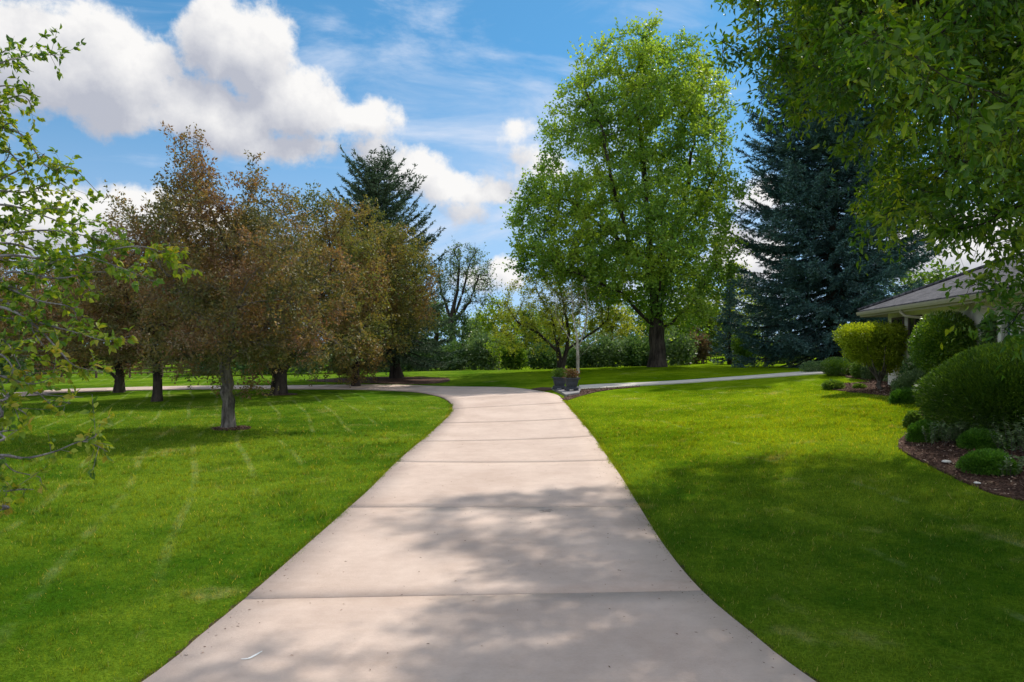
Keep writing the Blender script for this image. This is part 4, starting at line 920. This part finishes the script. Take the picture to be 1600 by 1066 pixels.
fcopy(fb_, 1330, 62, 1.4, 0.7, 'dark tree far behind the blue spruce, by the house')
fcopy(fd, 1450, 60, 1.3, 0.2, 'green tree behind the far end of the house roof')
# small conifer near the fence
conifer('small_spruce', 'small dark spruce by the rail fence left of the blue spruce', gp(1140, 60), 7.5, lambda x: 1.9*max(0,(1-x))**0.8, lambda x: -0.05+0.3*x, B_dark, M_bspruce, nb=120, r_root=0.12, z0=0.3, needle=(0.24,0.08), droop=0.3, dens=0.6, group=None)

# hedge shrubs along the lawn's far edge
GH = 'shrubs of the far hedge row'
def far_shrub(px, d, w, h, m, label, n=2600, la=(0.20,0.13), low=579):
    c = gp(px, d); rx = w/2/F*d; rz_ = h/F*d/2
    return shrub('hedge_shrub', label, 'shrub', [(c+[0,0,rz_*0.95], (rx, rx*0.9, rz_*1.05)), (c+[rx*.4,0,rz_*.7], (rx*.7, rx*.7, rz_*.8)), (c+[-rx*.45,0,rz_*.75], (rx*.65, rx*.7, rz_*.8))], n, la, m, group=GH, rough_=0.2, base=c)
hs = far_shrub(850, 62, 60, 44, M_dark, 'dark glossy hedge shrub directly behind the left planter')
hs2 = far_shrub(755, 62, 60, 62, M_grey, 'grey-green hedge shrub below the lime green tree')
hs3 = far_shrub(800, 60, 44, 52, M_mid, 'bright mid green hedge shrub between the grey one and the dark row')
def hcopy(src, px, d, sc, rz, label): return copy_thing(src, 'hedge_shrub', gp(px, d), rz, sc, label, GH)
hcopy(hs, 706, 62, (1.1,1,1.1), 1, 'dark hedge shrub in the corner beside the drooping spruce boughs')
hcopy(hs, 905, 63, 1.0, 2, 'dark hedge shrub behind the pale bare tree')
hcopy(hs2, 945, 62, (1.1,1,.9), 3, 'grey-green hedge shrub right of the pale bare tree')
hcopy(hs, 990, 63, (1,1,1.2), 4, 'dark hedge shrub just left of the maple trunk')
hcopy(hs2, 1060, 61, (1,1,1.0), 5, 'grey-green hedge shrub just right of the maple trunk')
hcopy(hs, 1015, 64, 1.1, .5, 'dark hedge shrub behind the maple trunk')
hcopy(hs3, 1165, 58, (1,1,1.1), 1.2, 'yellow-green hedge shrub against the left skirt of the blue spruce')
hcopy(hs, 650, 62, 1.1, 2.6, 'dark hedge shrub seen right behind the spruce trunk')
hcopy(hs, 600, 62, 1.1, 3.6, 'dark hedge shrub seen left of the spruce trunk')
hcopy(hs, 540, 62, (1.2,1,1.1), 4.6, 'dark hedge shrub under the boughs of the full brown-green crabapple')
hcopy(hs2, 480, 62, (1.2,1,1.0), 5.6, 'bluish hedge shrub seen right of the thick crabapple trunk')
hcopy(hs, 405, 62, (1.3,1,1.0), .6, 'dark hedge shrub seen left of the thick crabapple trunk')
hcopy(hs, 330, 63, (1.2,1,1.0), 1.6, 'dark hedge shrub between the grey trunk and the fence')
hcopy(hs, 60, 60, (1.4,1,1.4), 2.1, 'dark hedge shrub at the left under the low crabapple limbs')
hcopy(hs2, 5, 52, (1.3,1,2.0), 3.1, 'blue-green rounded shrub at the left edge behind the green branches')
hcopy(hs, 1230, 62, (1.1,1,1.2), 0.3, 'dark hedge shrub behind the middle of the blue spruce skirt')
hcopy(hs, 1390, 55, (1.3,1,1.3), 0.9, 'dark hedge shrub behind the blue spruce near the house')
far_shrub(1090, 66, 40, 56, M_pink, 'rusty pinkish twiggy shrub beside the rail fence', n=1500)
# sapling
d = 57; t8 = gp(780, d)
tree('sapling', 'thin yellow-green sapling standing alone before the hedge', 'sapling', t8, [[t8, wp(780,565,d), wp(780,545,d)]],
 [blob(780,545,d,20,24,1.0), blob(786,530,d,12,15,.7)], 0.05, B_grey, M_lime, n_att=120, step=0.3, kill=0.35, r_tip=0.01, twigs=4, tw_len=0.4, lpt=4, leaf=(0.15,0.09), gap=0.1, thin=0.06, maxn=200)

# ------------------------------------------------------------------ rail fences
m_fence = plain('weathered_rail', (0.16,0.11,0.085), 0.9, 0.1, 12, 0.3)
def fence(label, pts, h=1.15, sp_=2.4):
    P_ = [np.array([p[0], p[1], g1(p[0], p[1])]) for p in polyline([(a, b_, 0) for a, b_ in pts], sp_)]
    r_ = thing('rail_fence', label, 'fence', P_[0])
    for p in P_:
        m_ = MB(); m_.box(p+[0,0,h/2-.1], (0.14,0.14,h+.2)); m_.build('post', m_fence, r_, bevel=0.015)
    for a, b_ in zip(P_[:-1], P_[1:]):
        for k in (0.35, 0.68, 0.98):
            m_ = MB(); m_.tube([a+[0,0,h*k], (a+b_)/2+[0,0,h*k-.02], b_+[0,0,h*k]], 0.055, 6); m_.build('rail', m_fence, r_)
    return r_
fence('weathered three-rail fence across the back, between maple and blue spruce', [(gp(1060,68)[0],68),(gp(1260,66)[0],66)])
fence('weathered three-rail fence at the back left, seen beneath the crabapples', [(gp(40,56)[0],56),(gp(350,62)[0],62)])

# ------------------------------------------------------------------ HOUSE
m_wall = plain('cream_stucco', (0.74,0.71,0.64), 0.9, 0.1, 5, 0.06, 0.3)
m_trim = plain('beige_trim', (0.34,0.31,0.24), 0.6, 0.3, 5, 0.06)
m_soff = plain('soffit', (0.30,0.27,0.18), 0.8, 0.2, 5, 0.06)
m_white = plain('white_trim', (0.66,0.64,0.60), 0.5, 0.4, 5, 0.04)
m_frame = plain('dark_window_frame', (0.10,0.075,0.06), 0.6, 0.3, 5, 0.1)
m_curt = plain('teal_curtain', (0.05,0.12,0.12), 0.8, 0.2, 12, 0.3)
m_glass, t, o = mat('window_glass'); b = pbsdf(t, 0.05, 0.8); b.inputs['Base Color'].default_value = (0.015,0.02,0.022,1); t.links.new(b.outputs[0], o.inputs[0])
m_roof, t, o = mat('grey_shingles'); tcn = t.nodes.new('ShaderNodeTexCoord').outputs['Object']
br = t.nodes.new('ShaderNodeTexBrick'); br.inputs['Scale'].default_value = 1; br.inputs['Brick Width'].default_value = 0.30; br.inputs['Row Height'].default_value = 0.17; br.inputs['Mortar Size'].default_value = 0.018
br.inputs['Color1'].default_value = (0.045,0.045,0.055,1); br.inputs['Color2'].default_value = (0.13,0.127,0.14,1); br.inputs['Mortar'].default_value = (0.03,0.03,0.035,1)
sw = t.nodes.new('ShaderNodeSeparateXYZ'); t.links.new(tcn, sw.inputs[0]); cw = t.nodes.new('ShaderNodeCombineXYZ'); t.links.new(sw.outputs[1], cw.inputs[0]); t.links.new(sw.outputs[0], cw.inputs[1]); t.links.new(cw.outputs[0], br.inputs['Vector'])
c = mixc(t, 0.25, br.outputs[0], mixc(t, noise(t, tcn, 30, 4, 0.7), (0.03,0.03,0.038), (0.16,0.155,0.17)))
b = pbsdf(t, 0.9, 0.15); t.links.new(c, b.inputs['Base Color']); bump(t, br.outputs[1], 0.6, 0.02, b); t.links.new(b.outputs[0], o.inputs[0])
m_brick, t, o = mat('chimney_brick'); tcn = t.nodes.new('ShaderNodeTexCoord').outputs['Object']
br = t.nodes.new('ShaderNodeTexBrick'); br.inputs['Scale'].default_value = 1; br.inputs['Brick Width'].default_value = 0.22; br.inputs['Row Height'].default_value = 0.075; br.inputs['Mortar Size'].default_value = 0.008
br.inputs['Color1'].default_value = (0.30,0.10,0.05,1); br.inputs['Color2'].default_value = (0.38,0.16,0.08,1); br.inputs['Mortar'].default_value = (0.4,0.36,0.3,1)
sw = t.nodes.new('ShaderNodeSeparateXYZ'); t.links.new(tcn, sw.inputs[0]); cw = t.nodes.new('ShaderNodeCombineXYZ'); t.links.new(mathn(t,'ADD',sw.outputs[0],sw.outputs[1]), cw.inputs[0]); t.links.new(sw.outputs[2], cw.inputs[1]); t.links.new(cw.outputs[0], br.inputs['Vector'])
b = pbsdf(t, 0.85, 0.2); t.links.new(br.outputs[0], b.inputs['Base Color']); t.links.new(b.outputs[0], o.inputs[0])

# local frame: y along the facade (away from the camera), x into the house, origin at the far eave corner
hr = math.atan2(2.0, 10.4)              # facade leans right by this angle
EZ = 3.77; far = np.array([13.62, 26.7]); gH = 0.95
house = thing('house', 'cream single-storey house with grey shingle hip roof behind the shrubs on the right', 'house', (far[0], far[1], gH), rz=-hr)
def hw(x, y, z):     # house local -> world (z absolute)
    c_, s_ = math.cos(-hr), math.sin(-hr); return np.array([far[0]+x*c_-y*s_, far[1]+x*s_+y*c_, z])
def hbox(m_, x0, x1, y0, y1, z0, z1):
    V = [hw(x, y, z) for z in (z0, z1) for x, y in ((x0,y0),(x1,y0),(x1,y1),(x0,y1))]
    m_.add(V, [(3,2,1,0),(4,5,6,7),(0,1,5,4),(1,2,6,5),(2,3,7,6),(3,0,4,7)])
LEN = 14.2; DEP = 11.0; OV = 0.75; SL = 0.42
m_ = MB(); hbox(m_, OV, DEP-OV, -LEN+OV, -OV, gH-0.6, EZ-0.12); m_.build('wall', m_wall, house)
m_ = MB(); hbox(m_, 0.02, DEP-0.02, -LEN+0.02, -0.02, EZ-0.119, EZ-0.08); m_.build('soffit', m_soff, house)
# hip roof
hh = DEP/2*SL; A_ = [hw(-.06,.06,EZ-.02), hw(DEP+.06,.06,EZ-.02), hw(DEP+.06,-LEN-.06,EZ-.02), hw(-.06,-LEN-.06,EZ-.02), hw(DEP/2,-DEP/2,EZ+hh), hw(DEP/2,-LEN+DEP/2,EZ+hh)]
A_ += [a-np.array([0,0,.05]) for a in A_[:4]]
m_ = MB(); m_.add(A_, [(0,3,5,4),(0,4,1),(1,4,5,2),(2,5,3),(0,6,9,3),(3,9,8,2),(2,8,7,1),(1,7,6,0),(6,7,8,9)]); roof = m_.build('roof', m_roof, house)
m_ = MB(); m_.tube([A_[0]+[0,0,.03], A_[4]+[0,0,.03], A_[5]+[0,0,.03], A_[3]+[0,0,.03]], 0.07, 6); m_.tube([A_[1]+[0,0,.03], A_[4]+[0,0,.03]], 0.07, 6)
m_.build('ridge_cap', m_roof, house)
m_ = MB(); hbox(m_, -0.02, 0.018, -LEN, 0, EZ-0.27, EZ-0.085); hbox(m_, 0.02, DEP, -0.018, 0.02, EZ-0.27, EZ-0.085); m_.build('fascia', m_trim, house)
m_ = MB(); prof = [(-.022,0),(-.022,-.10),(-.06,-.13),(-.12,-.13),(-.15,-.06),(-.155,0),(-.14,0),(-.13,-.055),(-.10,-.11),(-.06,-.11),(-.035,-.09),(-.035,0)]
V = [hw(x, y, EZ-0.075+z) for y in (-LEN, 0) for x, z in prof]; k = len(prof)
m_.add(V, [(i, (i+1)%k, k+(i+1)%k, k+i) for i in range(k)]+[tuple(range(k))[::-1], tuple(range(k, 2*k))]); m_.build('gutter', m_trim, house)
def downspout(y):
    m_ = MB(); m_.tube([hw(-.09,y,EZ-.19), hw(-.09,y,EZ-.30), hw(.02,y-.10,EZ-.42), hw(.55,y-.40,EZ-.50), hw(OV-.06,y-.5,EZ-.62), hw(OV-.06,y-.5,gH-.3)], 0.045, 8); m_.build('downspout', m_trim, house)
# facade y from a photo column: solve for y where wall line projects to px
def yof(px, x):
    lo, hi = -LEN, 0.0
    for _ in range(50):
        mid_ = (lo+hi)/2; q_ = hw(x, mid_, 0); v = 800+F*q_[0]/q_[1]
        if v > px: lo = mid_
        else: hi = mid_
    return (lo+hi)/2
downspout(yof(1407, -.1)); downspout(yof(1526, -.1))
def window(y0, y1, z0, z1, glass=m_glass, fm=m_frame, proud=0.0):
    w_ = MB(); x = OV; t_ = 0.07
    for a in ((y0, y1, z0-t_, z0), (y0, y1, z1, z1+t_), (y0-t_, y0, z0-t_, z1+t_), (y1, y1+t_, z0-t_, z1+t_), ((y0+y1)/2-.025, (y0+y1)/2+.025, z0, z1)): hbox(w_, x-.05, x+.004, *a)
    f_ = w_.build('window', fm, house)
    g_ = MB(); hbox(g_, x-.018, x+.002, y0, y1, z0, z1); fo = np.array([0,0,0]); go_ = g_.build('pane', glass, house); go_.parent = f_
    return f_
window(yof(1412, OV), yof(1396, OV), 2.15, 3.35); window(yof(1440, OV), yof(1422, OV), 2.15, 3.35)
ya, yb = yof(1574, OV), yof(1592, OV)
window(yb, ya, 1.5, 3.3, m_curt, m_white)
yb2 = yof(1620, OV); window(yof(1640, OV), yof(1604, OV), 1.5, 3.3, m_glass, m_white)
m_ = MB(); yc = yof(1566, OV-.1); hbox(m_, OV-.16, OV-.004, yc-.09, yc+.09, gH-.4, EZ-.122); m_.build('corner_post', m_white, house)
m_ = MB(); yc = yof(1598, OV-.06); hbox(m_, OV-.10, OV-.006, yc-.06, yc+.06, gH-.4, EZ-.122); m_.build('corner_post', m_white, house)
# chimney
cy = -7.4; cx = 3.0
m_ = MB(); zr = EZ+SL*(cx-.45); hbox(m_, cx-.40, cx+.40, cy-.5, cy+.5, zr-.3, zr+1.25); ch = m_.build('chimney', m_brick, house)
m_ = MB(); hbox(m_, cx-.45, cx+.45, cy-.55, cy+.55, zr-.35, zr+.48); q_ = m_.build('flashing', plain('dark_flashing', (0.05,0.055,0.065), 0.5, 0.4), house); q_.parent = ch
m_ = MB(); hbox(m_, cx-.46, cx+.46, cy-.56, cy+.56, zr+1.252, zr+1.36); q_ = m_.build('cap', m_white, house); q_.parent = ch
# climber on the wall
yv = yof(1553, OV); cv = hw(OV-.12, yv, 0)
shrub('climbing_plant', 'dark ivy climbing the house wall beside the white corner post', 'climber', [((cv[0],cv[1],z),(0.20,0.22,0.35)) for z in (1.3,1.7,2.1,2.5,2.85)], 1800, (0.07,0.05), M_dark, rough_=0.3, base=np.array([cv[0],cv[1],g1(cv[0],cv[1])]))

# ------------------------------------------------------------------ SHRUBS on the right
T = lambda px, d: gp(px, d)
d = 24.5; c = T(1372, d)
S0 = [c+[0,0,-.05], c+[0,0,.35]]
bl = [blob(1366,525,d,55,22,1.05), blob(1335,525,d,28,20,.8), blob(1400,528,d,28,24,.85), blob(1362,550,d,44,22,.9), blob(1390,560,d,24,24,.7), blob(1345,545,d,24,18,.7)]
shrub('vase_shrub', 'large golden-topped shrub on several bare grey stems fanning from one base', 'shrub', bl, 26000, (0.062,0.040), M_gold, B_grey,
 stems=[([c+[.05,0,-.1], c+[.05,0,.2], wp(1374,595,d)], .10, .075)]+[([wp(1374,597,d), wp(a,575,d+dz), wp(b_,540,d+dz*2)], .045, .015) for a, b_, dz in ((1358,1335,.1),(1366,1355,-.3),(1374,1372,.3),(1384,1395,-.2),(1390,1410,.2),(1362,1345,.5),(1380,1384,-.5))], base=c, rough_=0.14, inner=0.4)
d = 19.5; c = T(1480, d)
shrub('round_shrub', 'big dense round green shrub with sunlit yellow top, before the house wall', 'shrub', [blob(1478,535,d,47,48,0.9), blob(1470,545,d,45,43,.85), blob(1484,514,d,28,26,.5)], 26000, (0.060,0.036), M_priv, B_grey,
 stems=[([c+[0,0,-.1], c+[.05,0,.5], c+[.2,0,1.0]], .05, .02)], base=c, rough_=0.07)
cY = np.array([10.1,13.1,g1(10.1,13.1)])
shrub('yew_shrub', 'broad clipped yew mound filling the right edge, largest of the shrubs', 'shrub', [(cY+[0,0,.62],(2.1,1.75,1.12)), (cY+[-.75,-.2,.42],(1.35,1.3,0.92)), (cY+[.7,.3,.75],(1.7,1.5,1.18))], 130000, (0.070,0.018), M_yew, base=cY, rough_=0.06, inner=0.22, shell=0.88, out=1.5)
GS = 'clipped shrubs by the path end'
c = T(1306, 29.2); shrub('boxwood_ball', 'clipped round ball shrub with lit top, beside the end of the path', 'shrub', [(c+[0,0,.36],(.62,.6,.42)), (c+[0,0,.30],(.60,.58,.36))], 9000, (0.035,0.022), M_yew, base=c, rough_=0.03, shell=0.88, group=GS)
c = T(1266, 33.5); shrub('low_hedge', 'low dark clipped hedge left of the ball shrub', 'hedge', [(c+[0,0,.22],(.50,.45,.36)), (c+[.5,0,.24],(.50,.45,.36)), (c+[1.0,0,.24],(.50,.45,.40)), (c+[1.35,.1,.28],(.50,.45,.46))], 9000, (0.045,0.026), M_dark, base=c, rough_=0.05, group=GS)
def small(px, d, w, h, m, n, leaf, label, name='low_shrub', dz=0.0, **k):
    c = T(px, d); rx = w/F*d/2; rz_ = h/F*d/2
    return shrub(name, label, 'shrub', [(c+[0,0,rz_*.7+dz],(rx,rx*.85,rz_*1.2)), (c+[rx*.4,-.1,rz_*.5+dz],(rx*.62,rx*.6,rz_*.9)), (c+[-rx*.4,.05,rz_*.55+dz],(rx*.6,rx*.6,rz_*.95))], n, leaf, m, base=c, **k)
small(1348, 28, 34, 34, M_mid, 4500, (0.05,0.032), 'small bright green shrub behind the bare stems of the golden shrub', rough_=0.12)
small(1338, 32, 40, 60, M_dark, 4500, (0.06,0.04), 'dark upright shrub behind the ball shrub, left of the golden one', rough_=0.12)
small(1366, 27.5, 40, 40, M_grey, 3500, (0.05,0.03), 'grey shrub in the shade below the golden shrub', rough_=0.12)
small(1408, 26.5, 60, 60, M_dark, 5500, (0.06,0.035), 'dark shade shrub right behind the stems of the golden shrub', rough_=0.1)
small(1302, 26.2, 28, 14, M_mid, 1800, (0.07,0.03), 'leafy perennial clump at the pointed tip of the mulch bed', name='perennial_clump', rough_=0.25)
small(1343, 25.8, 16, 8, M_mid, 700, (0.06,0.025), 'little perennial tuft in the mulch before the golden shrub', name='perennial_clump', rough_=0.25)
small(1330, 29, 14, 14, M_pink, 900, (0.05,0.03), 'rusty little plant right of the clipped ball shrub', name='perennial_clump', rough_=0.25)
small(1430, 20.4, 70, 46, M_grey, 9500, (0.045,0.028), 'feathery grey-green shrub below the big round shrub', rough_=0.16)
small(1470, 19.2, 60, 44, M_dark, 7000, (0.05,0.03), 'dark shrub tucked under the big round shrub', rough_=0.12)
small(1442, 21.9, 66, 76, M_dark, 6000, (0.06,0.035), 'dark shrub filling the gap between the golden shrub and the big round one', rough_=0.1)
small(1418, 19.4, 50, 22, M_jun, 8000, (0.055,0.016), 'low spreading dark green juniper at the lawn edge', name='juniper', rough_=0.16, out=1.2)
small(1428, 14.6, 24, 32, M_mid, 3000, (0.045,0.026), 'small rounded shrub pressed against the left side of the yew mound', rough_=0.12, dz=-.05)
GJ = 'low juniper mounds in the front mulch bed'
small(1448, 12.9, 50, 32, M_jun, 12000, (0.045,0.012), 'low green juniper mound at the left tip of the front bed', name='juniper', rough_=0.15, out=1.3, group=GJ)
small(1534, 12.0, 62, 30, M_jun, 12000, (0.045,0.012), 'upper one of the two low juniper mounds in the front bed', name='juniper', rough_=0.15, out=1.3, group=GJ)
small(1543, 10.9, 74, 34, M_jun, 16000, (0.042,0.011), 'lower, nearest juniper mound in the front bed', name='juniper', rough_=0.15, out=1.3, group=GJ)
small(1690, 9.8, 90, 36, M_jun, 9000, (0.045,0.012), 'juniper mound just past the right edge of the frame', name='juniper', rough_=0.15, out=1.3, group=GJ)
# leafy perennials: upright stems with leaf pairs
GP = 'young leafy perennials in front of the yew'
def stems_plant(px, d, w, n, h, label):
    c = T(px, d); r_ = thing('leafy_perennial', label, 'plant', c, GP); tb = MB(); Lp, Ld, Ln = [], [], []
    for _ in range(n):
        o0 = c+np.array([rng.normal()*w, rng.normal()*w*0.6, 0]); o0[2] = g1(o0[0], o0[1])+.02; hh_ = h*(0.5+0.6*rng.random()); ln = rng.normal(size=2)*0.22
        e = o0+np.array([ln[0]*hh_, ln[1]*hh_, hh_]); tb.tube([c+[0,0,-.02], o0+[0,0,.01], (o0+e)/2+[ln[0]*.03,0,0], e], [0.006,0.005,0.004,0.002], 5)
        for s in np.linspace(0.25, 1, int(4+hh_*16)):
            q_ = o0+(e-o0)*s; a = rng.random()*6.28
            for k in (0, math.pi): Lp.append(q_); Ld.append((math.cos(a+k), math.sin(a+k), 0.5+rng.random()*.4)); 
    tb.build('stems', B_grey, r_)
    Lp = np.array(Lp); m2 = len(Lp); leafobj('foliage', Lp, np.array(Ld), rdir(m2, 1.2), 0.075*(0.6+.6*rng.random(m2)), 0.034*(0.6+.6*rng.random(m2)), T_LEAF, M_grey, r_)
stems_plant(1486, 12.5, 0.20, 34, 0.36, 'leafy perennial clump between the left juniper mound and the yew')
stems_plant(1515, 12.4, 0.16, 24, 0.34, 'leafy perennial clump just left of the upper juniper mound')
stems_plant(1556, 12.3, 0.20, 20, 0.48, 'taller sparse perennial standing behind the two juniper mounds')
stems_plant(1590, 11.6, 0.16, 26, 0.50, 'leafy perennial at the right edge, before the yew')
stems_plant(1592, 10.6, 0.16, 14, 0.30, 'sparse perennial at the right edge beside the nearest juniper mound')

# two pale stones in the front bed
m_stone = plain('pale_stone', (0.62,0.60,0.56), 0.8, 0.2, 20, 0.15)
for px, py, s, lb in ((1479,726,0.075,'flat white stone lying in the front mulch bed, left of the juniper mounds'), (1527,759,0.05,'small rounded white stone in the front mulch bed below the nearest juniper mound')):
    x, y = hit(px, py); c = np.array([x, y, g1(x, y)+.03]); r_ = MB()
    r_.lathe(c, [(s*.5,0),(s*.95,s*.15),(s,s*.3),(s*.75,s*.5),(s*.3,s*.6)], 9); o_ = r_.build('stone', m_stone, None, smooth=True); o_.scale = (1,1,1); tag(o_, lb, 'stone')

# ------------------------------------------------------------------ planters
m_pot = plain('slate_planter', (0.055,0.06,0.075), 0.6, 0.4, 14, 0.25, 0.3)
m_soil = plain('potting_soil', (0.03,0.02,0.015), 0.95, 0.05)
M_red = leafmat('mixed_bedding_leaves', [(0.03,0.06,0.015),(0.07,0.10,0.02),(0.18,0.05,0.03),(0.20,0.16,0.04)], 0.3, (1.3,1.1,0.5), 8)
def planter(px, py, d, label, ml, rz):
    x = (px-800)/F*d; z = max(H-(py-HZ)/F*d, g1(x, d)+0.10); c = np.array([x, d, g1(x, d)+0.10])
    r_ = thing('planter', label, 'planter', c, 'slate planters at the path entrance', rz=rz); s = 0.60
    def bx(m_, *a, **k): m_.box(*a, rz=rz, **k)
    def off(a, b_): return np.array([a*math.cos(rz)-b_*math.sin(rz), a*math.sin(rz)+b_*math.cos(rz), 0])
    m_ = MB(); bx(m_, c+[0,0,.11], (s*.86,s*.86,.09)); bx(m_, c+[0,0,.325], (s*.64,s*.64,.34), top=1.36)
    for sx, sy in ((1,0),(-1,0),(0,1),(0,-1)):
        bx(m_, c+off(sx*s*.375, sy*s*.375)+[0,0,.34], (s*.50 if sy else .03, s*.50 if sx else .03, .16))
    m_.build('pot', m_pot, r_, bevel=0.012)
    m_ = MB()
    for sx, sy, lx, ly in ((1,0,.07,s*1.02),(-1,0,.07,s*1.02),(0,1,s*1.02-.142,.07),(0,-1,s*1.02-.142,.07)): bx(m_, c+off(sx*(s*.51-.035), sy*(s*.51-.035))+[0,0,.53], (lx,ly,.07))
    m_.build('rim', m_pot, r_, bevel=0.01)
    for sx in (-1,1):
        for sy in (-1,1):
            m_ = MB(); bx(m_, c+off(sx*s*.34, sy*s*.34)+[0,0,.032], (.13,.13,.064)); m_.build('foot', m_pot, r_, bevel=0.01)
    m_ = MB(); bx(m_, c+[0,0,.505], (s*.84,s*.84,.02)); m_.build('soil', m_soil, r_)
    n = 1100; pos = c+np.array([0,0,.52])+np.column_stack([rng.normal(size=n)*.15, rng.normal(size=n)*.15, rng.random(n)**1.3*.42])
    leafobj('foliage', pos, rdir(n, .6), rdir(n, .5), .075*(.6+.7*rng.random(n)), .035*(.6+.7*rng.random(n)), T_KITE, ml, r_)
planter(893, 613, 29.6, 'nearer slate-dark square planter with reddish bedding plants at the path corner', M_red, 0.12)
planter(874, 608, 31.2, 'farther slate-dark square planter with dark green plants, at the driveway edge', M_mid, 0.12)
# white lamp-like thing under the spruce: small white post lantern
c = T(1253, 50); r_ = thing('garden_lantern', 'small white garden lantern on a post seen under the blue spruce', 'lantern', c)
m_ = MB(); m_.box(c+[0,0,.4], (.07,.07,.9)); m_.build('post', m_white, r_); m_ = MB(); m_.box(c+[0,0,.98], (.20,.20,.26), top=1.25); m_.build('lamp_housing', m_white, r_, bevel=.01); m_ = MB(); m_.box(c+[0,0,1.145], (.30,.30,.07), top=.3); m_.build('cap', m_white, r_)
# chalky scuff on the driveway
sc = [np.array([*hit(*p), 0]) for p in ((376,1038),(388,1037),(400,1031),(410,1025))]
C = cat_spline(sc, 6); V, Fs = [], []
for i, p in enumerate(C):
    t_ = C[min(i+1, len(C)-1)]-C[max(i-1,0)]; t_ /= np.linalg.norm(t_); nrm = np.array([-t_[1], t_[0], 0]); w = 0.009*(0.4+math.sin(math.pi*i/(len(C)-1)))
    for s in (-1, 1): q_ = p+nrm*w*s; V.append((q_[0], q_[1], g1(q_[0], q_[1])+0.0395))
    if i: Fs.append((2*i-2, 2*i-1, 2*i+1, 2*i))
npmesh('chalk_mark', np.array(V), np.array(Fs), plain('chalk', (0.85,0.84,0.8), 0.9, 0.1, 60, 0.1), drive)
def litter(n, m_, name, size):
    Y = 3.5+rng.random(n)**1.3*22; u = rng.random(n); u = np.where(rng.random(n) < 0.6, np.where(u < .5, u*0.10, 1-(1-u)*0.10), u)
    X = np.interp(Y, EL_[:130,1], EL_[:130,0])*(1-u)+np.interp(Y, ER_[:130,1], ER_[:130,0])*u
    pos = np.column_stack([X, Y, gz(X, Y)+0.039]); dd = rdir(n); dd[:,2] *= .06
    o_ = leafobj(name, pos, dd, rdir(n, 3.0), size*(0.4+rng.random(n)), size*.35*(0.4+rng.random(n)), T_KITE, m_, None); tag(o_, kind='stuff')
litter(900, m_chip, 'leaf_litter', 0.026)
print('objects', len(bpy.data.objects), 'polys', sum(len(o.data.polygons) for o in bpy.data.objects if o.type == 'MESH'))
